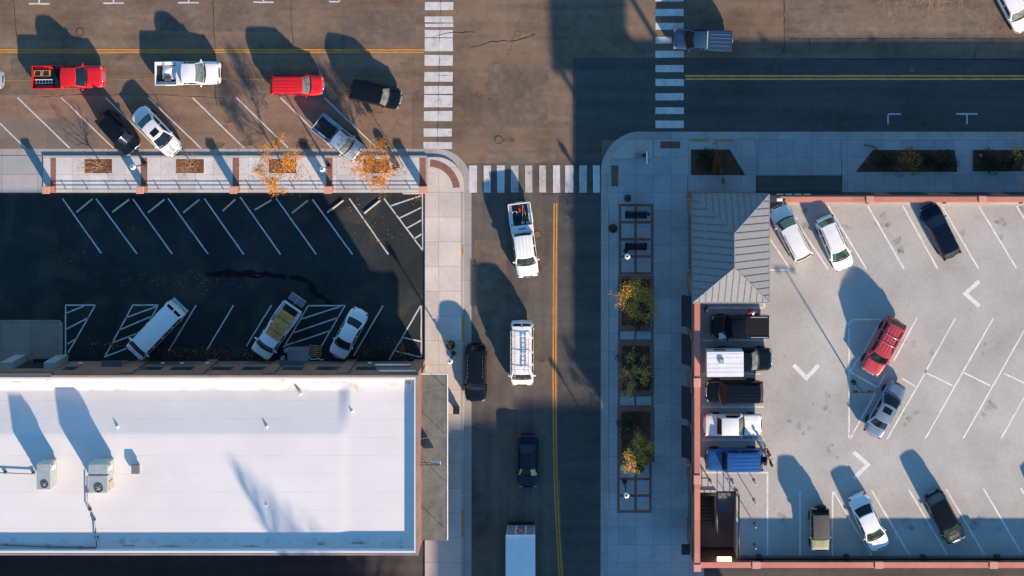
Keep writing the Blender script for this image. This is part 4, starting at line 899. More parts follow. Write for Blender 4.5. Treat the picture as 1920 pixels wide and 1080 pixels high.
    cuts = {'sedan': ((.10, .48), (.53, .90)), 'coupe': ((.30, .92),), 'hatch': ((.06, .27), (.31, .58), (.63, .92)), 'suv': ((.06, .29), (.33, .61), (.65, .93)), 'van': ((.04, .24), (.28, .52), (.56, .76), (.80, .94)),
            'pickup': ((.12, .30), (.36, .90)), 'crew': ((.08, .45), (.52, .93)), 'jeep': ((.06, .55), (.62, .94))}[kind]
    for sg in (-1, 1):
        for a_, b_ in cuts: MB().patch(lambda u, v: SD(lerp(a_, b_, u if sg < 0 else 1 - u), lerp(.20, .84, v), sg, .012), 5, 3).build('side_window', glass, e, True)
    # cowl and wipers
    mb = MB(); mb.patch(lambda u, v: Vector((lerp(X(tb1) - .02, X(tb1) + .09, u) + bf * (1 - (2 * v - 1) ** 2), (2 * v - 1) * wb * .93, ztop(tb1, 2 * v - 1) + .012)), 1, 10)
    for y0, y1 in ((-.55, .1), (.0, .62)): mb.tube(FR(y0, .04, .02), FR(y1, .10, .02), 0.012, n=4)
    mb.build('cowl', 'trim', e)
    if sunroof: MB().patch(lambda u, v: RO(lerp(.50, .86, u), lerp(.22, .78, v)) + Vector((0, 0, .012)), 5, 5).build('sunroof', 'glass', e, True)
    if rails:
        for sg in (-1, 1):
            pts = [RO(lerp(.06, .86, i / 6), .5 + sg * .44) + Vector((0, 0, .0 if i in (0, 6) else .06)) for i in range(7)]
            MB().path(pts, .022).build('roof_rail', 'trim', e, True)
    # bumpers, lamps, mirrors, wheels
    bm = {'paint': paint, 'chrome': 'chrome', 'black': 'trim'}[bumper]
    def bar(t0, z, hgt, out, sgn):
        mb = MB(); pts = []
        for i in range(13):
            s = -1 + i / 6; tt = 0.13 * abs(s) ** (3.2 if boxy or isbed else 2.6); t = t0 + sgn * tt
            pts.append(Vector((X(min(1, max(0, t))) + sgn * out, s * W / 2 * (0.985 if isbed or boxy else 0.965), z)))
        for a, b in zip(pts, pts[1:]): 
            q = Vector((-sgn * .14, 0, 0)); h_ = Vector((0, 0, hgt / 2))
            mb.add([a - h_, b - h_, b + h_, a + h_, a - h_ + q, b - h_ + q, b + h_ + q, a + h_ + q], [(0, 1, 2, 3), (3, 2, 6, 7), (0, 4, 5, 1)] if sgn > 0 else [(3, 2, 1, 0), (7, 6, 2, 3), (1, 5, 4, 0)])
        return mb
    bar(0.0, 0.50, 0.24, 0.05, 1).build('front_bumper', bm, e, True, angle=40)
    bar(1.0, 0.52, 0.22, 0.05, -1).build('rear_bumper', bm, e, True, angle=40)
    zl_ = nose - 0.13
    wf = interp(plan, 0.03) * W / 2
    MB().ell((X(0.012), 0, zl_ - 0.02), (0.06, wf * 0.52, 0.10), 10, 6, e=0.5).build('grille', 'chrome' if bumper == 'chrome' else 'trim', e, True)
    for sg in (-1, 1):
        h = MB().ell((X(0.034), sg * wf * 0.80, zl_ + 0.025), (0.115, 0.17, 0.075), 10, 6, e=0.6).build('headlight', 'head', e, True)
        if amber: MB().ell((X(0.05), sg * wf * 1.0, zl_), (0.09, 0.06, 0.06), 8, 6).build('indicator', 'amber', h, True)
        wq = interp(plan, 0.975) * W / 2 if not isbed else W / 2
        if isbed: MB().box(X(1.0) - 0.03, X(1.0) + 0.05, sg * (W / 2 - 0.12), sg * (W / 2 - 0.005), 0.75, tail - 0.05).build('taillight', 'tail', e, bevel=0.01)
        elif kind in ('suv', 'van', 'hatch', 'jeep'): MB().ell((X(0.982), sg * wq * 0.95, deck - 0.05), (0.08, 0.08, 0.17), 8, 6, e=0.7).build('taillight', 'tail', e, True)
        else: MB().ell((X(0.975), sg * wq * 0.88, tail - 0.10), (0.10, 0.15, 0.08), 8, 6, e=0.7).build('taillight', 'tail', e, True)
        big = 1.35 if isbed or kind == 'van' else 1.0
        q = SD(.97, .12, sg); mp = Vector((q.x - .05, q.y + sg * .085 * big, belt + .05))
        mb = MB().ell(mp, (.055 * big, .095 * big, .07 * big), 10, 6, e=.7); mb.tube((q.x - .02, q.y - sg * .03, belt + .02), mp, .03, n=6); mb.build('mirror', mirror or paint, e, True)
        for t in (ta, tz):
            x = X(t); yo = sg * (W / 2 * 1.0 + 0.005); yi = sg * (W / 2 - 0.20)
            pr_ = [(wr_ * .6, 0), (wr_ * .94, 0), (wr_, .03), (wr_, .18), (wr_ * .94, .21), (wr_ * .6, .21)]
            wv = MB(); wv.lathe([(r, (h - .21) * sg + yo) for r, h in pr_] if sg > 0 else [(r, yo - (h - .21) * 1) for r, h in pr_], (x, 0, wr_), 20, 'Y'); 
            wo = wv.build('wheel', 'tyre', e, True, angle=45)
            rm = MB(); rm.lathe([(wr_ * .62, yo - sg * .02), (wr_ * .60, yo - sg * .005), (wr_ * .25, yo - sg * .03), (.04, yo - sg * .01)], (x, 0, wr_), 14, 'Y'); rm.build('rim', rim, wo, True, angle=45)
    if plate: MB().box(X(1) - 0.085, X(1) - 0.06, -.17, .17, .62, .78).build('number_plate', 'plate', e)
    if isbed:
        x0, x1 = X(tb2 + 0.014), X(0.985); zr = tail; th = 0.085
        mb = MB(); mb.box(x1, x0, -W / 2 + 0.02, W / 2 - 0.02, 0.40, 0.74)
        for sg in (-1, 1):
            mb.box(x1, x0, sg * (W / 2 - 0.01), sg * (W / 2 - th), 0.42, zr)
            xw = X(tz); mb.box(xw - .42, xw + .42, sg * (W / 2 - th), sg * (W / 2 - th - 0.22), 0.74, 0.98)
            mb.add([(xw + .55, sg * (W / 2 - .012), .5), (xw + .4, sg * (W / 2 + .03), .86), (xw - .4, sg * (W / 2 + .03), .86), (xw - .55, sg * (W / 2 - .012), .5), (xw + .4, sg * (W / 2 - .012), 1.0), (xw - .4, sg * (W / 2 - .012), 1.0)], [(0, 1, 2, 3), (1, 4, 5, 2), (0, 4, 1), (2, 5, 3)])
        mb.box(x0 - .05, x0, -W / 2 + th, W / 2 - th, 0.74, zr)
        mb.build('load_bed', paint, e, bevel=0.02)
        MB().box(x1 + .02, x0 - .06, -W / 2 + th + .24, W / 2 - th - .24, 0.742, 0.755).build('bed_liner', 'trim', e)
        MB().box(X(1.0), x1 - .004, -W / 2 + .02, W / 2 - .02, 0.55, zr - .01).build('tailgate', paint, e, bevel=0.02)
    VG[label] = dict(e=e, L=L, W=W, X=X, RO=RO, rz=rz, tb2=tb2, tail=tail, belt=belt, deck=deck, FR=FR)
    return VG[label]
def at(v, x, y, z):                                                     # a vehicle's own point in the world
    e = v['e']; c_, s_ = math.cos(e.rotation_euler.z), math.sin(e.rotation_euler.z)
    return Vector((e.location.x + c_ * x - s_ * y, e.location.y + s_ * x + c_ * y, e.location.z + z))
def cargo(v, name, label, cat, x, y, z): return thing(name, label, cat, at(v, x, y, z), v['e'].rotation_euler.z)

GS = 'vehicles driving or parked on the wide street'; GN = 'vehicles on the narrow side street'; GL = 'vehicles in the shaded car park'; GD = 'vehicles parked on the garage roof deck'
v = vehicle('pickup_truck', 'red pickup on the wide street with a ladder and wooden crates in its bed', (195, 143.5), (62, 145), 'pickup', 'red', group=GS, cat='pickup truck', bumper='chrome')
RED = v
t = cargo(v, 'ladder', 'short white ladder lying flat in the bed of the red pickup', 'ladder', v['X'](.84), -.36, .78)
mb = MB()
for y in (-.15, .15): mb.box(-.78, .78, y - .03, y + .03, .0, .07)
for i in range(6): mb.box(-.66 + i * .26 - .025, -.66 + i * .26 + .025, -.12, .12, .01, .06)
mb.build('frame', 'white_metal', t)
for i, dx in enumerate((.80, .92)):
    t = cargo(v, 'crate', ('open wooden crate nearer the cab in the bed of the red pickup', 'open wooden crate nearer the tailgate in the bed of the red pickup')[i], 'crate', v['X'](dx), .34, .78)
    mb = MB(); mb.box(-.30, .30, -.25, .25, 0, .03)
    for q in ((-.30, .30, -.25, -.21), (-.30, .30, .21, .25), (-.30, -.26, -.21, .21), (.26, .30, -.21, .21)): mb.box(*q, .03, .3)
    mb.build('box', 'timber', t); MB().box(-.2, .2, -.15, .15, .03, .15).build('contents', 'bark', t)
t = cargo(v, 'bed_cover_panel', 'dark folded cover against the cab in the bed of the red pickup', 'cover', v['X'](.63), 0, .78); MB().box(-.28, .28, -.72, .72, 0, .30).build('panel', 'vinyl', t, bevel=.03)

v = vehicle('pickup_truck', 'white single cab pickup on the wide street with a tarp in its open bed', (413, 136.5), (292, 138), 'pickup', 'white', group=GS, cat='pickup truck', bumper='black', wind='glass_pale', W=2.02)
t = cargo(v, 'toolbox', 'white truck toolbox across the bed of the single cab white pickup', 'toolbox', v['X'](.625), 0, .95); MB().box(-.24, .24, -.95, .95, 0, .26).build('box', 'white', t, bevel=.03); MB().box(-.05, .05, -.05, .05, .26, .28).build('latch', 'chrome', t)
t = cargo(v, 'tarp', 'crumpled white tarp in the bed of the white pickup on the wide street', 'tarp', v['X'](.78), .12, .76)
MB().patch(lambda u, q: (lerp(-.62, .62, u) + .05 * math.sin(9 * q), lerp(-.62, .55, q) + .06 * math.sin(7 * u), .18 + .09 * math.sin(7 * u + 2) * math.sin(6 * q + 1) + (0 if 0 < u < 1 and 0 < q < 1 else -.15)), 10, 10).build('sheet', 'whitecloth', t, True)
t = cargo(v, 'crate', 'small dark crate on the white tarp in the pickup bed', 'crate', v['X'](.80), -.45, .80); MB().box(-.28, .28, -.18, .18, 0, .28).build('box', 'bark', t, bevel=.02); MB().box(-.2, .2, -.1, .1, .28, .31).build('lid', 'greytrim', t)

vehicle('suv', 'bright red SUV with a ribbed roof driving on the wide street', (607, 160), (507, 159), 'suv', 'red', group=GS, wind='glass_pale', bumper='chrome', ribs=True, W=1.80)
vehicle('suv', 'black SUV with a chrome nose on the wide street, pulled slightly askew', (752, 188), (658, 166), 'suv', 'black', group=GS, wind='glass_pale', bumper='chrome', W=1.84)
vehicle('hatchback', 'black hatchback angle parked at the kerb beside the pearl sedan', (252, 283), (191, 215), 'hatch', 'black', group=GS, amber=True)
vehicle('sedan', 'pearl white sedan with a sunroof angle parked at the kerb', (330, 286), (256, 207), 'sedan', 'pearl', group=GS, sunroof=True)
v = vehicle('pickup_truck', 'silver blue pickup angle parked at the kerb by the orange trees', (674, 290), (595, 227), 'pickup', 'silver', group=GS, cat='pickup truck', W=1.80, wind='glass_pale', amber=True)
vehicle('car', 'silver car whose nose just enters at the left edge of the wide street', (5, 149), (-94, 149), 'sedan', 'silver', group=GS, wind='glass_pale')

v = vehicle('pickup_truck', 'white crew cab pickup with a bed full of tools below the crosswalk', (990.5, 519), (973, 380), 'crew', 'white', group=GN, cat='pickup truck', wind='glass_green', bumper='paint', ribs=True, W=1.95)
t = cargo(v, 'toolbox', 'white toolbox across the bed of the crew cab pickup', 'toolbox', v['X'](.655), 0, .95); MB().box(-.28, .28, -.88, .88, 0, .27).build('box', 'white', t, bevel=.03); MB().box(-.04, .04, -.3, .3, .27, .29).build('handle', 'trim', t)
for i, (nm, lb, mt, y, rx) in enumerate((('shovel', 'long handled shovel lying in the bed of the crew cab pickup', 'timber', .42, .10), ('rake', 'rake lying beside the shovel in the crew cab pickup bed', 'metal', .2, -.08))):
    t = cargo(v, nm, lb, 'tool', v['X'](.84), y, .80); MB().tube((-.75, -rx, .1), (.6, rx, .05), .028, n=6).build('handle', mt, t, True); MB().box(.6, .85, rx - .13, rx + .13, .02, .06).build('blade', 'metal', t, bevel=.02)
for i, (lb, mt, x, y, r) in enumerate((('red fuel can in the bed of the crew cab pickup', 'redcloth', .90, -.05, .16), ('blue jug in the bed of the crew cab pickup', 'blue', .86, -.25, .15))):
    t = cargo(v, 'fuel_can', lb, 'can', v['X'](x), y, .76); MB().box(-.17, .17, -.1, .1, 0, .3).build('tank', mt, t, bevel=.03); MB().tube((.1, 0, .3), (.1, 0, .38), .03).build('spout', 'trim', t); MB().path([(-.12, 0, .3), (-.1, 0, .36), (.04, 0, .36), (.05, 0, .3)], .015).build('handle', mt, t)
t = cargo(v, 'mower', 'small dark push mower in the bed of the crew cab pickup', 'mower', v['X'](.80), -.45, .76); MB().ell((0, 0, .16), (.3, .22, .12), 12, 6, e=.7).build('shell', 'grey', t, True); MB().path([(-.2, .18, .2), (-.6, .18, .5), (-.6, -.18, .5), (-.2, -.18, .2)], .018).build('handle', 'metal', t)
for q in ((.2, .2), (.2, -.2), (-.2, .2), (-.2, -.2)): MB().lathe([(.08, -.03), (.08, .03)], (q[0], q[1], .08), 10, 'Y').build('wheel', 'tyre', t)
t = cargo(v, 'hose_coil', 'coil of green hose in the bed of the crew cab pickup', 'hose', v['X'](.77), .45, .77); mb = MB()
for k in range(3):
    pts = [(math.cos(a_) * (.22 - .03 * k), math.sin(a_) * (.22 - .03 * k), .04 + .04 * k) for a_ in [i * .5236 for i in range(13)]]; mb.path(pts, .022, 5)
mb.build('coil', plain('green_hose', (.06, .22, .05), .5), t, True)

v = vehicle('van', 'white work van with ladders on its roof rack driving on the side street', (979, 722), (979, 602), 'van', 'white', group=GN, wind='glass_green', W=2.0, bumper='paint')
e = v['e']; X = v['X']
for t_ in (.30, .55, .82):
    mb = MB(); z = v['rz'] + .20
    mb.path([(X(t_), -.80, z - .25), (X(t_), -.80, z), (X(t_), .80, z), (X(t_), .80, z - .25)], .025); mb.build('roof_rack_bar', 'white_metal', e, True)
for (lb, y, x0, x1, nr) in (('aluminium ladder on the driver side of the work van roof', .40, .26, .78, 8), ('longer aluminium ladder hanging off the kerb side of the work van roof', -.66, .18, .90, 10)):
    if y < 0: y = -.74
    t = cargo(v, 'ladder', lb, 'ladder', 0, y, v['rz'] + .23); mb = MB(); 
    for yy in (-.18, .18): mb.box(X(x1), X(x0), yy - .025, yy + .025, 0, .08)
    for i in range(nr): x = lerp(X(x1) + .1, X(x0) - .1, i / (nr - 1)); mb.tube((x, -.16, .04), (x, .16, .04), .018, n=6)
    mb.build('frame', 'metal', t)
MB().ell((X(.955), 0, v['rz'] + .01), (.06, .14, .04), 8, 6).build('brake_light', 'tail', e, True)

vehicle('suv', 'black SUV parked at the kerb of the side street beside the tan pavement', (892, 753), (892, 645), 'suv', 'black', group=GN, rails=True, wind='glass', bumper='paint', W=1.88)
vehicle('sedan', 'dark navy sedan driving down the side street ahead of the box truck', (990, 915), (990, 815), 'sedan', 'navy', group=GN, W=1.76, wind='glass')

# box truck
ta_ = P(948, 1002, 3.45); tb_ = P(1003.5, 1002, 3.45); cxm = (ta_.x + tb_.x) / 2; W_ = tb_.x - ta_.x; yr = ta_.y
t = thing('box_truck', 'white box truck with a round red emblem on its rear door', 'truck', (cxm, yr - 3.2, 0), R(-90), GN)
hw = W_ / 2
MB().box(-2.6, 3.2 - .001 + 0, -hw, hw, 1.02, 3.45).build('cargo_box', 'white', t, bevel=0.03).location.x = -0.0
for o_ in list(t.children): o_.scale = (1, 1, 1)
# the truck points down the picture (local +x = south); its rear face is at local x = -3.2
for ch in list(t.children): bpy.data.objects.remove(ch)
L0, L1 = -3.2, 2.2
MB().box(L0, L1, -hw, hw, 1.02, 3.45).build('cargo_box', 'white', t, bevel=0.03)
fr = MB(); fr.box(L0 - .03, L0 - .001, -hw, hw, 1.0, 1.10); fr.box(L0 - .03, L0 - .001, -hw, hw, 3.36, 3.46); fr.box(L0 - .03, L0 - .001, -hw, -hw + .07, 1.10, 3.36); fr.box(L0 - .03, L0 - .001, hw - .07, hw, 1.10, 3.36); fr.build('rear_frame', 'greytrim', t)
for (a_, b_) in ((-hw + .10, -hw * .36), (-hw * .30, hw * .30), (hw * .36, hw - .10)):
    MB().box(L0 - .025, L0 - .001, a_ + .04, b_ - .04, 1.12, 3.34).build('rear_door_panel', 'silver', t)
MB().lathe([(.0, 0), (.46, 0), (.46, .012), (.40, .013), (0.001, .013)], (0, 0, 0), 24).build('door_emblem', 'decal_red', t).rotation_euler = (0, R(-90), 0)
em = [c_ for c_ in t.children if c_.name.startswith('door_emblem')][0]; em.location = (L0 - .026, 0, 2.55); em.scale = (1.0, 0.82, 1)
l_ = MB()
for y0, y1, z0, z1 in ((-.22, .22, .12, .19), (-.27, .27, -.02, .05), (-.18, .18, -.16, -.09)): l_.box(z0, z1, y0, y1, .014, .02)
l_.build('emblem_lines', 'white', em)
fs = MB(); fs.box(L0 - .040, L0 - .026, -.30, .30, 1.55, 1.68); fs.build('door_lettering_bar', 'navy', t)
ft = MB(); ft.box(L0 - .040, L0 - .026, hw * .42, hw - .22, 1.5, 1.58); ft.build('door_notice_bar', 'navy', t)
mb = MB(); mb.box(L0, L1, hw + .001, hw + .012, 3.22, 3.32); mb.box(L0 + .6, L0 + 2.2, hw + .001, hw + .012, 1.5, 3.0); mb.build('side_stripe', 'decal_red', t)
MB().box(L0 - .15, L0 + .1, -hw + .1, hw - .1, .55, .75).build('rear_step', 'trim', t)
for sg in (-1, 1): MB().box(L0 - .06, L0, sg * (hw - .05), sg * (hw - .25), .80, .95).build('taillight', 'tail', t)
MB().box(L0 + .2, 4.6, -.45, .45, .62, 1.0).build('chassis', 'trim', t)
cb = MB().box(L1 + .1, 4.4, -.98, .98, .7, 2.3).build('cab', 'white', t, bevel=.18)
MB().box(L1 + .9, 4.9, -.9, .9, .6, 1.35).build('bonnet', 'white', t, bevel=.15)
MB().add([(4.41, -.85, 1.5), (4.41, .85, 1.5), (4.41, .8, 2.15), (4.41, -.8, 2.15)], [(0, 1, 2, 3)]).build('windscreen', 'glass', t)
for x_ in (-2.0, 3.7):
    for sg in (-1, 1):
        wo = MB().lathe([(.25, 0), (.44, 0), (.46, .03), (.46, .24), (.44, .27), (.25, .27)], (x_, sg * (hw - .2) - .135, .46), 20, 'Y').build('wheel', 'tyre', t, True, angle=45)
        MB().lathe([(.26, .0), (.1, .01)], (x_, sg * (hw - .2) + sg * .136, .46), 14, 'Y').build('rim', 'metal', wo)

v = vehicle('pickup_truck', 'old blue pickup with a flat bed cover crossing the right hand crosswalk', (1261, 73), (1372, 77), 'pickup', 'dullblue', group=GS, cat='pickup truck', W=1.78, bumper='paint', plate=True)
MB().box(v['X'](.985), v['X'](.59), -.82, .82, v['tail'] + .005, v['tail'] + .05).build('bed_cover', 'dullblue', v['e'], bevel=.015)
mb = MB()
for y in (-.5, -.2, .12, .45): mb.box(v['X'](.96), v['X'](.63), y - .02, y + .02, v['tail'] + .05, v['tail'] + .075)
mb.build('cover_ribs', 'steel', v['e'])
MB().box(v['X'](.578), v['X'](.558), -.72, .72, v['rz'] - .12, v['rz'] + .06).build('roof_bar', 'metal', v['e'])
vehicle('suv', 'white SUV parked at the upper right corner of the wide street', (1923, 57), (1872, -40), 'suv', 'white', group=GS, bumper='paint', amber=True, wind='glass_pale')

v = vehicle('van', 'white passenger van parked in the shaded car park between the hatched bays', (250, 664), (334, 576), 'van', 'white', group=GL, W=2.0, bumper='paint', plate=True)
MB().box(v['X'](1) - .32, v['X'](1) - .08, -.85, .85, .48, .54).build('rear_step', 'metal', v['e'])
v = vehicle('pickup_truck', 'white pickup carrying a plywood load parked in the shaded car park', (486, 666), (550, 574), 'crew', 'white', group=GL, cat='pickup truck', W=1.92, bumper='black')
t = cargo(v, 'plywood_load', 'brown plywood panels strapped over the bed of the parked white pickup', 'load', v['X'](.66), .06, 1.93)
mb = MB()
for i in range(4): mb.box(-1.15 + i * .58, -1.15 + i * .58 + .55, -.66, .66, -.62 if i < 2 else .02, .10 + .02 * (i % 2))
mb.build('panels', 'wood', t, bevel=.02)
mb = MB()
for x_ in (-.6, .58): mb.box(x_ - .02, x_ + .02, -.68, .68, .12, .15)
mb.build('straps', 'bark', t)
t = cargo(v, 'cargo_carrier', 'grey folding cargo tray behind the pickup with the plywood load', 'cargo tray', v['X'](1.0) - .55, -.05, .40)
mb = MB(); mb.box(-.35, .35, -.75, -.03, 0, .05); mb.box(-.35, .35, .03, .75, 0, .05); mb.build('tray', 'grey_metal', t, bevel=.02)
MB().box(-.36, .50, -.03, .03, .0, .08).build('draw_bar', 'metal', t); MB().path([(-.33, -.72, .05), (-.33, -.72, .2), (-.33, .72, .2), (-.33, .72, .05)], .02).build('rail', 'metal', t)
vehicle('sedan', 'white compact sedan parked in the shaded car park beside the wooden pallet', (630, 669), (677, 582), 'sedan', 'white', group=GL, W=1.74)

vehicle('suv', 'white SUV with roof rails parked under the edge of the tower roof', (1457, 387), (1507, 486), 'suv', 'white', ZD, GD, rails=True, ribs=True, bumper='paint', W=1.84)
vehicle('station_wagon', 'white station wagon with roof rails on the garage deck, two bays from the tower', (1586, 505), (1544, 408), 'hatch', 'white', ZD, GD, cat='car', rails=True, wind='glass_green', W=1.80)
vehicle('hatchback', 'dark navy hatchback parked against the red parapet of the garage deck', (1739, 386), (1786, 482), 'hatch', 'navy', ZD, GD, W=1.78)
v = vehicle('suv', 'faded red SUV with a roof rack in the middle of the garage deck', (1629, 699), (1682, 600), 'suv', 'darkred', ZD, GD, rails=True, ribs=True, bumper='chrome', W=1.84, roof=1.82)
mb = MB()
for u in (.35, .62): mb.tube(v['RO'](u, .08) + Vector((0, 0, .08)), v['RO'](u, .92) + Vector((0, 0, .08)), .022)
mb.build('roof_crossbar', 'chrome', v['e'], True)
vehicle('sedan', 'silver sedan with a sunroof parked behind the red SUV on the deck', (1686, 720), (1634, 816), 'sedan', 'steel', ZD, GD, sunroof=True, W=1.78)
v = vehicle('pickup_truck', 'black pickup with a black bed cover in the first bay below the tower', (1333, 612), (1441, 612), 'pickup', 'black', ZD, GD, cat='pickup truck', W=1.86, bumper='black')
MB().box(v['X'](.985), v['X'](.59), -.86, .86, v['tail'] + .005, v['tail'] + .05).build('bed_cover', 'vinyl', v['e'], bevel=.015)
for y in (-.88, .88):
    MB().box(v['X'](.97), v['X'](.68), y * .93 - .03, y * .93 + .03, v['tail'] + .052, v['tail'] + .10).build('bed_rail', 'metal', v['e'])
t = cargo(v, 'paper_bag', 'crumpled white bag lying on the bonnet of the black pickup', 'bag', v['X'](.21), .62, 1.17)
MB().patch(lambda u, q: (lerp(-.38, .38, u), lerp(-.24, .24, q) + .1 * u, .03 + .06 * math.sin(8 * u + 1) * math.sin(7 * q)), 8, 8).build('sheet', 'whitecloth', t, True)
v = vehicle('camper_truck', 'dark pickup carrying a white camper box with a square roof hatch', (1447, 673), (1328, 674), 'pickup', 'black', ZD, GD, cat='camper', W=1.90, bumper='chrome', wind='glass_pale')
zc_ = 2.75; x0, x1 = v['X'](1.06), v['X'](.49)
cm = MB(); cm.box(x0, x1, -1.0, 1.0, 1.20, zc_); cm.box(x0, v['X'](.60), -1.0, 1.0, 1.16, 1.20); co = cm.build('camper_box', 'white', v['e'], bevel=.05)
MB().box(x0 + 1.0, x0 + 1.38, .05, .43, zc_ + .001, zc_ + .16).build('roof_hatch', 'metal', co, bevel=.02)
mb = MB()
for y in (-.66, -.33, 0, .33 + .15, .8): mb.box(x0 + .05, x1 - .05, y - .012, y + .012, zc_ + .001, zc_ + .012)
mb.build('roof_seams', 'whitecloth', co)
for sg in (-1, 1): MB().box(x0 + .6, x0 + 1.6, sg * 1.001, sg * 1.012, 1.7, 2.2).build('window', 'glass', co)
vehicle('suv', 'black SUV parked between the camper and the white coupe on the deck', (1323, 734), (1431, 734), 'suv', 'black', ZD, GD, ribs=True, bumper='chrome', W=1.90)
vehicle('coupe', 'white boxy old coupe parked on the deck between the black and blue vehicles', (1429.5, 797), (1319.5, 797), 'coupe', 'white', ZD, GD, cat='car', wind='glass_pale', W=1.80)
v = vehicle('off_roader', 'bright blue boxy off roader in the last bay before the stairwell', (1323, 862), (1431, 861), 'jeep', 'blue', ZD, GD, cat='car', ribs=True, bumper='black', W=1.84)
t_ = v['e']; sp_ = MB().lathe([(.1, 0), (.35, 0), (.37, .05), (.37, .2), (.34, .24), (.1, .24)], (0, 0, 0), 18, 'Z').build('spare_wheel', 'tyre', t_, True, angle=40); sp_.location = (v['X'](1.0) - .02, .1, .95); sp_.rotation_euler = (0, R(-90), 0)
v = vehicle('off_roader', 'olive off roader with a dark canvas top at the foot of the deck', (1537, 1031), (1536, 953), 'jeep', 'olive', ZD, GD, cat='car', roofmat='canvas', bumper='black', W=1.55, glass='vinyl', wind='vinyl')
MB().box(v['X'](1.0), v['X'](.84), -.72, .72, 1.0, 1.38).build('folded_top', 'vinyl', v['e'], bevel=.05)
sp_ = MB().lathe([(.1, 0), (.35, 0), (.37, .05), (.37, .2), (.34, .24), (.1, .24)], (0, 0, 0), 18, 'Z').build('spare_wheel', 'tyre', v['e'], True, angle=40); sp_.location = (v['X'](1.0) - .02, .15, .95); sp_.rotation_euler = (0, R(-90), 0)
vehicle('sedan', 'white sedan with a black rear window near the lower parapet of the deck', (1653, 1031), (1606, 929), 'sedan', 'white', ZD, GD, wind='glass_green', W=1.82)
vehicle('hatchback', 'dark grey hatchback with shining headlights near the lower parapet of the deck', (1796, 1017), (1748, 925), 'hatch', 'grey', ZD, GD, wind='glass_green', W=1.80, bumper='chrome')
vehicle('sedan', 'white sedan parked beyond the right edge, only its shadow in view', (2010, 1015), (1963, 920), 'sedan', 'white', ZD, GD, W=1.82)

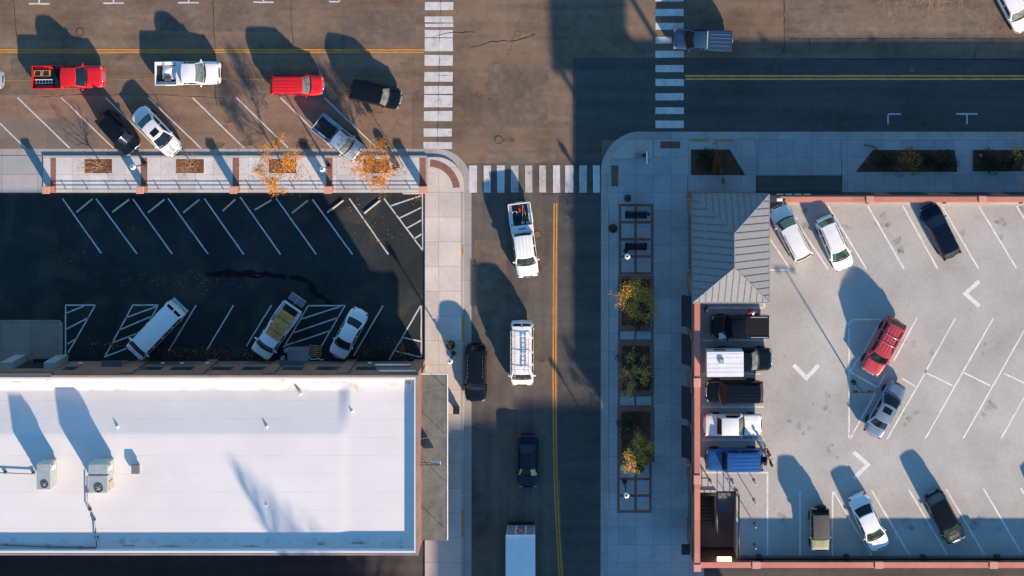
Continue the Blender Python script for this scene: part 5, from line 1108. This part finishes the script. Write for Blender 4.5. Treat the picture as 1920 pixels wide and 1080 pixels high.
# ------------------------------------------------------------------ people
def person(label, loc, yaw, top, legs, hat=None, hair='hair', arms=(0.1, 0.1), h=1.74):
    t = thing('person', label, 'person', loc, yaw)
    k = h / 1.74
    J = {}; vs = []; es = []; rs = []
    def V(n, p, r): J[n] = len(vs); vs.append(tuple(Vector(p) * k)); rs.append(r * k)
    def E(a, b): es.append((J[a], J[b]))
    V('pel', (0, 0, .95), .125); V('sp', (0, 0, 1.15), .12); V('ch', (.01, 0, 1.33), .145); V('nk', (0, 0, 1.49), .06); V('hd0', (.015, 0, 1.56), .075); V('hd1', (.02, 0, 1.65), .098); V('hd2', (.0, 0, 1.72), .07); V('ns', (.115, 0, 1.625), .018)
    for a, b in (('pel', 'sp'), ('sp', 'ch'), ('ch', 'nk'), ('nk', 'hd0'), ('hd0', 'hd1'), ('hd1', 'hd2'), ('hd1', 'ns')): E(a, b)
    for s, n in ((1, 'l'), (-1, 'r')):
        ar = arms[0 if s > 0 else 1]
        V('sh' + n, (0, s * .19, 1.40), .062); V('el' + n, (ar * .35, s * .27, 1.13), .045); V('wr' + n, (ar + .04, s * .25, .92 + ar * .45), .032); V('pa' + n, (ar + .09, s * .245, .86 + ar * .6), .034)
        for a, b in (('ch', 'sh' + n), ('sh' + n, 'el' + n), ('el' + n, 'wr' + n), ('wr' + n, 'pa' + n)): E(a, b)
        for q, (dy, ln) in enumerate(((-.03, .07), (-.01, .085), (.01, .08), (.03, .06))):
            V('f%d%s' % (q, n), (ar + .11 + .02, s * .245 + dy, .83 + ar * .65 - ln * .5), .0095); V('g%d%s' % (q, n), (ar + .11, s * .245 + dy, .83 + ar * .65 - ln), .008); E('pa' + n, 'f%d%s' % (q, n)); E('f%d%s' % (q, n), 'g%d%s' % (q, n))
        V('th' + n, (ar + .13, s * .20, .86 + ar * .6), .011); E('pa' + n, 'th' + n)
        V('hp' + n, (0, s * .10, .88), .10); V('kn' + n, (.03 * s + .02, s * .115, .50), .064); V('an' + n, (.02 * s - .02, s * .12, .10), .044); V('to' + n, (.02 * s + .15, s * .135, .035), .036)
        for a, b in (('pel', 'hp' + n), ('hp' + n, 'kn' + n), ('kn' + n, 'an' + n), ('an' + n, 'to' + n)): E(a, b)
    me = bpy.data.meshes.new('body_skeleton'); me.from_pydata(vs, es, []); ob = bpy.data.objects.new('body_skeleton', me); COL.objects.link(ob)
    sk = ob.modifiers.new('skin', 'SKIN')
    for i, r in enumerate(rs): me.skin_vertices[0].data[i].radius = (r, r * (1.0 if i > 7 else 1.15)); me.skin_vertices[0].data[i].use_root = (i == 0)
    ob.modifiers.new('sub', 'SUBSURF').levels = 1
    dg = bpy.context.evaluated_depsgraph_get(); bm_ = bpy.data.meshes.new_from_object(ob.evaluated_get(dg)); bpy.data.objects.remove(ob)
    for m in ('skin', top, legs, 'trim'): bm_.materials.append(M[m])
    for p in bm_.polygons:
        c_ = p.center / k; p.use_smooth = True
        hand = abs(c_.y) > .19 and c_.z < .91 + arms[0] * .45 and c_.x > -.02 and c_.z > .6
        p.material_index = 0 if c_.z > 1.49 or hand else 1 if c_.z > .93 or abs(c_.y) > .2 and c_.z > .75 else 2 if c_.z > .09 else 3
    bo = bpy.data.objects.new('body', bm_); COL.objects.link(bo); bo.parent = t
    if hat: mb = MB().ell((.01 * k, 0, 1.70 * k), (.12 * k, .115 * k, .09 * k), 14, 8); mb.box(.08 * k, .19 * k, -.07 * k, .07 * k, 1.69 * k, 1.705 * k); mb.build('hat', hat, t, True)
    else: MB().ell((-.015 * k, 0, 1.695 * k), (.115 * k, .105 * k, .095 * k), 14, 8).build('hair', hair, t, True)
    f = MB()
    for s in (-1, 1): f.ell((.112 * k, s * .035 * k, 1.645 * k), .012 * k, 6, 4)
    f.build('eyes', 'trim', t)
    f = MB(); f.ell((.098 * k, 0, 1.575 * k), (.012 * k, .028 * k, .008 * k), 8, 4); f.build('mouth', 'tail', t)
    f = MB()
    for s in (-1, 1): f.ell((.015 * k, s * .108 * k, 1.635 * k), (.02 * k, .014 * k, .032 * k), 8, 5)
    f.build('ears', 'skin', t)
    return t
p = P(1323, 578, ZD + .8); person('person in a dark top standing by the parapet under the tower roof edge', (p.x, p.y, ZD), R(-25), 'darkcloth', 'denim', arms=(.18, .12))
p = P(1409, 583, ZD + .8); person('person in a red jacket and white cap beside the black pickup', (p.x, p.y, ZD), R(-80), 'redcloth', 'darkcloth', 'whitecloth', arms=(.2, .25))
p = P(1437, 848, ZD + .8); person('person in a red top standing at the back of the blue off roader', (p.x + .15, p.y, ZD), R(190), 'redcloth', 'darkcloth', arms=(.12, .08))
p = P(1440, 865, ZD + .8); person('person in dark clothes standing behind the blue off roader', (p.x + .2, p.y - .1, ZD), R(20), 'darkcloth', 'beigecloth', arms=(.14, .08))

# ------------------------------------------------------------------ street furniture
def street_lamp(label, base, globe, h=3.7):
    b = P(*base, 0.1); g = P(*globe, h - .1)
    t = thing('street_lamp', label, 'street lamp', (b.x, b.y, .1), 0, 'black street lamps with white globes')
    mb = MB().lathe([(.20, 0), (.20, .12), (.13, .3), (.085, .55), (.06, .9), (.05, 2.9), (.05, h - .7), (.09, h - .62), (.12, h - .42)], (0, 0, 0), 12); mb.build('post', 'black_metal', t, True, angle=50)
    MB().ell((0, 0, h - .18), (.235, .235, .25), 16, 10).build('globe', 'globe', t, True); MB().lathe([(.09, h + .05), (.07, h + .10), (.02, h + .18)], (0, 0, 0), 10).build('finial', 'black_metal', t, True)
    return t
street_lamp('street lamp with a white globe on the sunny pavement between the bare trees', (272, 308), (242, 316))
street_lamp('street lamp with a white globe on the sunny pavement between the orange trees', (617, 312), (602, 316))
street_lamp('street lamp with a white globe by the round planter on the tan pavement', (850, 662), (843, 677))
street_lamp('street lamp with a white globe beside the benches on the shaded brick paving', (1173, 471), (1176, 483))
street_lamp('street lamp with a white globe at the lower end of the shaded brick paving', (1171, 903), (1175, 929), 4.2)

p = P(1600, 716, ZD)
t = thing('deck_light', 'tall black lamp pole with two flat heads standing on the garage deck', 'lamp', (p.x, p.y, ZD))
MB().lathe([(.20, 0), (.20, .35), (.08, .36), (.06, .5), (.05, 3.9)], (0, 0, 0), 14).build('pole', 'black_metal', t, True, angle=40)
MB().box(-.6, .6, -.04, .04, 3.82, 3.90).build('arm', 'black_metal', t)
for sg in (-1, 1): h_ = MB().box(sg * .42, sg * .80, -.16, .16, 3.78, 3.88).build('lamp_head', 'black_metal', t, bevel=.02); MB().box(sg * .46, sg * .76, -.12, .12, 3.765, 3.779).build('lens', 'globe', h_)

def pot(name, label, pxp, r, h, plant, cat, z=.09):
    c_ = P(*pxp, z); t = thing(name, label, cat, (c_.x, c_.y, z))
    MB().lathe([(r * .72, 0), (r * .8, .05), (r, h - .08), (r * 1.06, h - .06), (r * 1.06, h), (r * .9, h), (r * .86, h - .12)], (0, 0, 0), 18).build('pot' if plant else 'bin', 'black_metal', t, True, angle=40)
    if plant:
        MB().lathe([(r * .84, h - .12), (r * .5, h - .08)], (0, 0, 0), 14).build('soil', 'soil', t)
        mb = MB()
        for _ in range(70):
            a_ = rnd.uniform(0, 6.28); q = r * .9 * math.sqrt(rnd.random()); s = rnd.uniform(.04, .09); x, y, z_ = math.cos(a_) * q, math.sin(a_) * q, h + rnd.uniform(-.05, .2); d = Vector((rnd.uniform(-1, 1), rnd.uniform(-1, 1), rnd.uniform(-.3, .6))).normalized() * s; o_ = d.orthogonal().normalized() * s * .5
            cc = Vector((x, y, z_)); mb.add([cc - d, cc + o_, cc + d, cc - o_], [(0, 1, 2, 3)])
        mb.build('foliage', 'dull_leaf', t)
    else:
        MB().lathe([(r * 1.0, h), (r * .9, h + .12), (r * .45, h + .2), (r * .42, h + .15)], (0, 0, 0), 18).build('lid', 'black_metal', t, True, angle=40)
    return t
pot('litter_bin', 'round black litter bin on the sunny pavement by the second orange tree', (744, 311), .33, .95, False, 'bin', KZ)
pot('planter_pot', 'round black planter pot beside the street lamp on the tan pavement', (846, 645), .36, .65, True, 'planter', KZ)
pot('litter_bin', 'round black litter bin at the top end of the shaded brick paving', (1176, 370), .30, .9, False, 'bin')
pot('planter_pot', 'round black planter pot at the shaded kerb beside the benches', (1149, 427), .36, .6, True, 'planter')
pot('planter_pot', 'round black planter pot below the lowest tree bed', (1199, 875), .36, .6, True, 'planter')
c_ = P(857, 766, KZ); t = thing('newspaper_box', 'black newspaper box on the tan pavement behind the parked black SUV', 'newspaper box', (c_.x, c_.y, KZ))
MB().box(-.26, .26, -.22, .22, .3, 1.15).build('cabinet', 'black_metal', t, bevel=.03); MB().box(-.2, .2, -.18, .18, 0, .3).build('pedestal', 'grey_metal', t); MB().box(.262, .275, -.18, .18, .6, 1.05).build('door', 'glass', t)
def bench(label, c0):
    c_ = P(*c0, .09); t = thing('bench', label, 'bench', (c_.x, c_.y, .1), 0, 'dark benches on the shaded brick paving')
    mb = MB()
    for i in range(5): mb.box(-.93, .93, -.26 + i * .105, -.17 + i * .105, .42, .46)
    mb.build('seat', 'vinyl', t)
    mb = MB()
    for i in range(4): mb.box(-.93, .93, .29 + i * .02, .32 + i * .02, .50 + i * .1, .58 + i * .1)
    mb.build('backrest', 'vinyl', t)
    for x in (-.8, .8): MB().box(x - .04, x + .04, -.25, .36, 0, .42).build('leg', 'black_metal', t)
bench('dark bench nearest the crosswalk on the shaded brick paving', (1192, 403)); bench('dark bench next to the street lamp on the shaded brick paving', (1192, 462))
for lb, q in (('black post at the end of the bench nearest the crosswalk', (1216, 401)),):
    c_ = P(*q, .1); t = thing('bollard', lb, 'bollard', (c_.x, c_.y, .09)); MB().lathe([(.1, 0), (.1, .8), (.07, .86)], (0, 0, 0), 12).build('post', 'black_metal', t, True, angle=40); MB().lathe([(.14, 0), (.14, .06)], (0, 0, 0), 12).build('foot', 'black_metal', t)
c_ = P(1199, 291, .17); t = thing('signal_post', 'black signal post with a control cabinet on the corner island', 'signal', (c_.x, c_.y, .17))
MB().box(-.42, .18, -.22, .22, 0, 1.3).build('cabinet', 'grey_metal', t, bevel=.03); MB().lathe([(.2, 0), (.2, .1), (.08, .2), (.07, 3.2), (.07, 3.3)], (.45, 0, 0), 12).build('post', 'black_metal', t, True, angle=40)
for y in (-.25, .25): h_ = MB().box(.33, .57, y - .14, y + .14, 2.5, 3.2).build('signal_head', 'black_metal', t, bevel=.02); MB().ell((.585, y, 3.0), (.02, .09, .09), 8, 6).build('lens', 'tail', h_)
MB().box(.38, .52, -.5, .5, 3.28, 3.34).build('name_blade', 'white_metal', t)
c_ = P(757, 313, KZ); t = thing('sign_post', 'thin post with a small white sign on the pavement corner', 'sign', (c_.x, c_.y, KZ)); MB().tube((0, 0, 0), (0, 0, 2.4), .03).build('post', 'metal', t); MB().box(-.25, .25, -.02, .02, 1.8, 2.4).build('sign_plate', 'white_metal', t); MB().box(-.2, .2, .021, .024, 1.95, 2.25).build('sign_panel', 'decal_red', t)
for i, x in enumerate((93, 267, 440, 615, 791)):
    c_ = P(x + 5, 353.5, 0.1); lb = ('leftmost brick pillar on the edge of the car park', 'brick pillar by the street lamp between the bare trees', 'brick pillar left of the first orange tree', 'brick pillar between the two orange trees', 'brick pillar at the corner of the tan pavement')[i]
    t = thing('brick_pillar', lb, 'pillar', (c_.x, c_.y, 0), 0, 'brick pillars along the car park edge')
    MB().box(-.25, .25, -.25, .25, 0, 1.55).build('shaft', 'brick', t); MB().box(-.31, .31, -.31, .31, 1.55, 1.67).build('cap', 'pinkcap', t, bevel=.02)
for i in range(4):                                                          # low rails between the pillars
    xs_ = (93, 267, 440, 615, 791); a = P(xs_[i] + 5, 354, .1); b = P(xs_[i + 1] + 5, 354, .1)
    t = thing('railing', ('low black railing below the left bare tree', 'low black railing below the right bare tree', 'low black railing below the first orange tree', 'low black railing below the second orange tree')[i], 'railing', ((a.x + b.x) / 2, a.y, KZ), 0, 'low railings between the brick pillars')
    l_ = (b.x - a.x) / 2 - .26; mb = MB()
    for z in (.14, .28): mb.tube((-l_, 0, z), (l_, 0, z), .022, n=5)
    mb.build('rail', 'black_metal', t); mb = MB()
    for k in range(4): x = -l_ + (k + .5) * l_ / 2; MB().box(x - .03, x + .03, -.03, .03, -.1, .33).build('post', 'black_metal', t)
ws = [(143, 398, 173, 373), (210, 398, 242, 374), (277, 399, 308, 374), (343, 399, 374, 374), (417, 396, 441, 374), (477, 394, 509, 375), (547, 400, 577, 376), (613, 399, 644, 375), (682, 400, 713, 375)]
nmz = ('leftmost', 'second from left', 'third from left', 'fourth from left', 'fifth from left, yellowish', 'sixth from left', 'third from right', 'second from right', 'rightmost')
for i, (x0, y0, x1, y1) in enumerate(ws):
    a = P(x0, y0, .1); b = P(x1, y1, .1); d = b - a; l_ = d.length / 2
    t = MB(); hw_ = .085
    t.add([(-l_, -hw_, 0), (l_, -hw_, 0), (l_, hw_, 0), (-l_, hw_, 0), (-l_ + .06, -hw_ * .6, .13), (l_ - .06, -hw_ * .6, .13), (l_ - .06, hw_ * .6, .13), (-l_ + .06, hw_ * .6, .13)], [(3, 2, 1, 0), (4, 5, 6, 7), (0, 1, 5, 4), (1, 2, 6, 5), (2, 3, 7, 6), (3, 0, 4, 7)])
    o = t.build('wheel_stop', 'deckkerb', bevel=.015); o.location = ((a.x + b.x) / 2, (a.y + b.y) / 2, .004); o.rotation_euler = (0, 0, math.atan2(d.y, d.x))
    tag(o, 'concrete wheel stop in the car park, %s in the row' % nmz[i], 'wheel stop', 'wheel stops along the car park row')
struct(MB().prism(px([(-900, 600), (112, 600), (118, 606), (118, 678), (-900, 678)]), 0, .06).build('loading_ramp', 'ramp', bevel=.02))
struct(MB().prism(px([(539, 650), (579, 650), (579, 677), (539, 677)]), 0, .05).build('concrete_pad', 'apron'))
c_ = P(591, 658, .1); t = thing('pallet', 'wooden pallet lying against the brick wall beside the white sedan', 'pallet', (c_.x, c_.y, .004), R(-4)); mb = MB()
for i in range(6): mb.box(-.55, .55, -.5 + i * .18, -.42 + i * .18, .10, .13)
mb.build('boards', 'timber', t); mb = MB()
for x in (-.5, 0, .5): mb.box(x - .05, x + .05, -.5, .5, 0, .10)
mb.build('bearers', 'bark', t)
for q, lb in (((536, 657), 'white bucket on the car park ground beside the plywood pickup'), ((530, 671), 'white bucket close to the brick wall beside the plywood pickup')):
    c_ = P(*q, .3); t = thing('bucket', lb, 'bucket', (c_.x, c_.y, .004), 0, 'white buckets beside the plywood pickup'); MB().lathe([(.13, 0), (.16, .36), (.17, .36), (.17, .38), (.14, .38), (.12, .1)], (0, 0, 0), 14).build('pail', 'white_metal', t, True, angle=40); MB().path([(-.17, 0, .36), (-.1, 0, .45), (.1, 0, .45), (.17, 0, .36)], .008, 4).build('handle', 'metal', t)
mb = MB(); pts = [P(x, y, .05) for x, y in ((580, 668), (582, 673), (590, 674), (596, 672), (602, 675), (606, 674))]; mb.path([v_ + Vector((0, 0, 0)) for v_ in pts], .05, 6); tag(mb.build('plastic_sheet', 'whitecloth', None, True), 'twisted strip of white plastic below the wooden pallet', 'plastic')
for i, (x, y) in enumerate(((1333, 905), (1374, 905), (1415, 905), (1415, 942), (1415, 985), (1415, 1024))):
    c_ = P(x - 1, y - 4, ZD); t = thing('bollard', 'slim post beside the stairwell, ' + ('below the bonnet of the blue off roader', 'at the top of the stairs', 'at the corner of the painted box', 'second down the right side of the stairs', 'third down the right side of the stairs', 'nearest the lower parapet')[i], 'bollard', (c_.x, c_.y, ZD), 0, 'slim posts around the stairwell')
    MB().lathe([(.035, 0), (.035, 1.1), (.03, 1.12)], (0, 0, 0), 8).build('post', 'grey_metal', t, True); MB().lathe([(.12, 0), (.12, .04)], (0, 0, 0), 10).build('foot', 'grey_metal', t); MB().ell((0, 0, 1.14), .055, 8, 6).build('cap', 'white_metal', t, True)

for q, lb in (((1710, 131), 'dark round manhole cover just above the yellow lines of the shaded street'), ((935, 262), 'round manhole cover in the sunny part of the crossing'), ((150, 60), 'round manhole cover behind the shadow of the red pickup'), ((1008, 440), 'round manhole cover beside the crew cab pickup')):
    c_ = P(*q, 0); t = thing('manhole_cover', lb, 'manhole cover', (c_.x, c_.y, .004), 0, 'manhole covers in the road')
    MB().lathe([(.36, 0), (.36, .008)], (0, 0, 0), 24).build('ring', 'crack', t); MB().lathe([(.30, .0082), (.30, .012)], (0, 0, 0), 24).build('lid', 'bark', t)
# ------------------------------------------------------------------ trees and shrubs
def grow(mb, tips, p, d, ln, r, lv, rg, spread, up, sides, taper=.62, kids=(2, 3)):
    n = 2 if lv > 0 else 2
    q = p; rr = r
    for i in range(n):
        d = (d + Vector((rg.gauss(0, .16), rg.gauss(0, .16), rg.gauss(0, .10) + up * .12))).normalized()
        nq = q + d * ln / n; nr = rr * .84; mb.tube(q, nq, rr, nr, sides if lv > 1 else 3); q = nq; rr = nr
        if lv == 0: tips.append(q.copy())
        elif i == 0 and rg.random() < .75: side_grow(mb, tips, q, d, ln * .62, rr * .6, lv - 1, rg, spread, up, sides)
    if lv > 0:
        for _ in range(rg.randint(*kids)): side_grow(mb, tips, q, d, ln * rg.uniform(.58, .8), rr * taper, lv - 1, rg, spread, up, sides)
def side_grow(mb, tips, p, d, ln, r, lv, rg, spread, up, sides):
    o = d.orthogonal().normalized(); o = Matrix.Rotation(rg.uniform(0, 6.283), 3, d) @ o
    nd = (d + o * spread * rg.uniform(.55, 1.25)).normalized()
    grow(mb, tips, p, nd, ln, max(r, .006), lv, rg, spread, up, sides)
def tree(name, label, cat, loc, h, seed, leaf=None, nleaf=0, spread=.8, lv=4, r=.07, bark='palebark', up=.5, trunk_h=None, lsize=(.05, .11), group=None, n0=5, jit=.28, first=.42, lean=(0, 0)):
    rg = random.Random(seed); t = thing(name, label, cat, loc, 0, group)
    th = trunk_h or h * .3
    tr = MB(); tr.tube((0, 0, -.1), (lean[0] * .3, lean[1] * .3, th * .55), r * 1.25, r, 9); tr.tube((lean[0] * .3, lean[1] * .3, th * .55), (lean[0], lean[1], th), r, r * .8, 9); tr.build('trunk', bark, t, True)
    mb = MB(); tips = []; base = Vector((lean[0], lean[1], th))
    for i in range(n0):
        a_ = 6.283 * (i + rg.uniform(-.3, .3)) / n0; d = Vector((math.cos(a_) * spread, math.sin(a_) * spread, rg.uniform(.35, 1.1))).normalized()
        grow(mb, tips, base - Vector((0, 0, th * .12 * (i % 3))), d, h * first * rg.uniform(.75, 1.1), r * .6, lv - 1, rg, spread * .8, up, 5)
    mb.build('branches', bark, t)
    if leaf:
        lm = MB()
        for _ in range(nleaf):
            c_ = rg.choice(tips) + Vector((rg.gauss(0, jit), rg.gauss(0, jit), rg.gauss(0, jit * .8))); s = rg.uniform(*lsize)
            d = Vector((rg.uniform(-1, 1), rg.uniform(-1, 1), rg.uniform(-.6, .6))).normalized() * s; o = d.cross(Vector((rg.uniform(-1, 1), rg.uniform(-1, 1), rg.uniform(.2, 1)))).normalized() * s * .6
            lm.add([c_ - d, c_ + o, c_ + d, c_ - o], [(0, 1, 2, 3)])
        lm.build('foliage', leaf, t)
    return t
def tl(x, y, z=KZ): c_ = P(x, y, z); return (c_.x, c_.y, z)
GT = 'small trees in the pavement tree pits'
tree('bare_tree', 'small bare tree in the leftmost red tree pit of the sunny pavement', 'tree', tl(192, 311), 2.2, 3, lv=4, r=.045, spread=.8, group=GT, n0=6, trunk_h=.7, lean=(-.1, -.05), first=.36)
tree('bare_tree', 'small bare tree in the second red tree pit of the sunny pavement', 'tree', tl(362, 311), 2.2, 8, lv=4, r=.045, spread=.8, group=GT, n0=6, trunk_h=.7, lean=(-.1, -.05), first=.36)
tree('orange_tree', 'orange autumn tree in the third tree pit, left of the parked silver blue pickup', 'tree', tl(530, 308), 3.5, 5, 'orange_leaf', 6000, .95, 4, .05, group=GT, trunk_h=1.2, n0=7, bark='bark', first=.36, lsize=(.025, .06), jit=.15)
tree('orange_tree', 'orange autumn tree in the fourth tree pit, at the nose of the silver blue pickup', 'tree', tl(706, 310), 3.5, 12, 'orange_leaf', 6000, .9, 4, .05, group=GT, trunk_h=1.2, n0=7, bark='bark', first=.34, lsize=(.025, .06), jit=.15)
GE = 'trees in the beds of the shaded brick paving'
tree('autumn_tree', 'yellowing tree in the uppermost bed of the shaded brick paving', 'tree', tl(1190, 556, .09), 3.0, 21, 'gold_leaf', 3600, .7, 4, .06, group=GE, trunk_h=1.2, first=.34, lsize=(.03, .075), jit=.22, n0=7)
tree('autumn_tree', 'small tree with dull foliage in the middle bed of the shaded brick paving', 'tree', tl(1190, 694, .09), 2.8, 24, 'gold_leaf', 1300, .7, 4, .07, group=GE, trunk_h=1.1, first=.32, lsize=(.03, .07), jit=.12, n0=7)
tree('autumn_tree', 'small yellow topped tree in the lowest bed of the shaded brick paving', 'tree', tl(1193, 832, .09), 3.2, 29, 'gold_leaf', 2600, .55, 4, .06, group=GE, trunk_h=1.7, first=.26, lsize=(.03, .075), jit=.18, n0=6)
def shrub(label, x, y, rx, ry, hh, leaf, n, z=KZ, seed=1, group=None, ls=(.05, .10), name='shrub'):
    c_ = P(x, y, z); rg = random.Random(seed); t = thing(name, label, 'shrub', (c_.x, c_.y, z), 0, group); mb = MB(); st_ = MB()
    clumps = [(rg.gauss(0, .45) * rx, rg.gauss(0, .45) * ry, rg.uniform(.3, .85) * hh, rg.uniform(.18, .42)) for _ in range(11)]
    for _ in range(n):
        a, b, cz, cr = rg.choice(clumps); v_ = Vector((rg.gauss(0, 1), rg.gauss(0, 1), rg.gauss(0, 1))).normalized() * rg.uniform(.5, 1) ** .5
        p_ = Vector((a + v_.x * cr * rx * 1.35, b + v_.y * cr * ry * 1.35, max(.03, cz + v_.z * cr * hh))); s = rg.uniform(*ls)
        d = Vector((rg.uniform(-1, 1), rg.uniform(-1, 1), rg.uniform(-.6, .8))).normalized() * s; o = d.cross(Vector((rg.uniform(-1, 1), rg.uniform(-1, 1), rg.uniform(.2, 1)))).normalized() * s * .55
        mb.add([p_ - d, p_ + o, p_ + d, p_ - o], [(0, 1, 2, 3)])
    for a, b, cz, cr in clumps: st_.tube((a * .2, b * .2, -.02), (a, b, cz), .018, .008, 4)
    mb.build('foliage', leaf, t); st_.build('stems', 'bark', t); return t
GB = 'low shrubs in the planting beds'
for i, a in enumerate(((1180, 545, .9, .8, .9), (1203, 590, .8, .9, .8), (1183, 665, .9, .8, .8), (1204, 712, .8, .9, .8), (1180, 795, .9, 1.0, .9), (1203, 845, .9, .9, .8))):
    lb = ('upper dark shrub under the yellowing tree', 'lower dark shrub under the yellowing tree', 'upper dark shrub in the middle bed', 'lower dark shrub in the middle bed', 'large dark shrub filling the top of the lowest bed', 'olive shrub at the foot of the lowest bed')[i]
    shrub(lb, *a, 'green_leaf' if i != 5 else 'dull_leaf', 520, .09, 40 + i, GB)
for i, (lb, a, lf_) in enumerate((('dark low shrub in the tapered bed beside the tower', (1322, 304, .9, 1.0, .4), 'green_leaf'), ('rust coloured shrub strip in the tapered bed beside the tower', (1345, 306, .5, 1.1, .45), 'rust_leaf'),
        ('leftmost dark shrub in the long planting bed', (1658, 302, .9, .7, .6), 'green_leaf'), ('golden brown shrub in the middle of the long planting bed', (1701, 305, 1.1, 1.2, 1.4), 'rust_leaf'), ('dark shrub right of the golden shrub', (1735, 306, .9, .9, .8), 'green_leaf'), ('rightmost dark shrub in the long planting bed', (1772, 306, .9, .9, .8), 'green_leaf'),
        ('dark shrub at the left end of the far right bed', (1846, 302, .9, .8, .7), 'green_leaf'), ('second dark shrub of the far right bed', (1880, 305, .9, .7, .6), 'green_leaf'))): shrub(lb, *a, lf_, 620, KZ, 60 + i, GB)
tree('autumn_tree', 'bright yellow tree at the right edge in the far right bed', 'tree', tl(1921, 300), 2.6, 33, 'yellow_leaf', 420, .75, 3, .05, trunk_h=.8)
shrub('tangle of orange twigs against the brick wall in the last hatched bay', 755, 656, .35, .8, .7, 'rust_leaf', 160, 0.01, 80, ls=(.03, .09))
shrub('dark weeds along the brick wall by the last hatched bay', 715, 665, 1.5, .5, .35, 'green_leaf', 260, 0.01, 81)
t = cargo_dummy = None
c_ = P(1840, 292, KZ); t = thing('white_rock', 'small pale rock in the far right planting bed', 'rock', (c_.x, c_.y, KZ)); MB().ell((0, 0, .08), (.14, .18, .11), 8, 6, e=.8).build('stone', 'metal', t)
mb = MB(); mb.path([P(1620, 271, KZ + .05), P(1634, 273, KZ + .09), P(1641, 276, KZ + .06), P(1646, 281, KZ + .04)], .05, 6); mb.path([P(1634, 273, KZ + .09), P(1640, 273, KZ + .05)], .03, 5); tag(mb.build('fallen_branch', 'bark', None, True), 'fallen branch lying on the pavement above the long planting bed', 'branch')
GU = 'tall bare street trees beyond the upper edge'
for i, (x, y, h, sd_, lb) in enumerate(((1430, -105, 7.5, 51, 'bare tree reaching in above the blue pickup'), (1530, -95, 6.5, 52, 'bare tree left of the middle along the upper right edge'), (1690, -75, 9.0, 53, 'large bare tree reaching in at the upper right'), (1775, -70, 8.5, 57, 'bare tree with drooping twigs beside the large one'), (1850, -85, 7.5, 55, 'bare tree beside the white SUV at the corner'))):
    tree('bare_tree', lb, 'tree', tl(x, y), h, sd_, lv=5, r=.13, spread=1.0, up=.1, group=GU, n0=7, trunk_h=h * .28, first=.30)
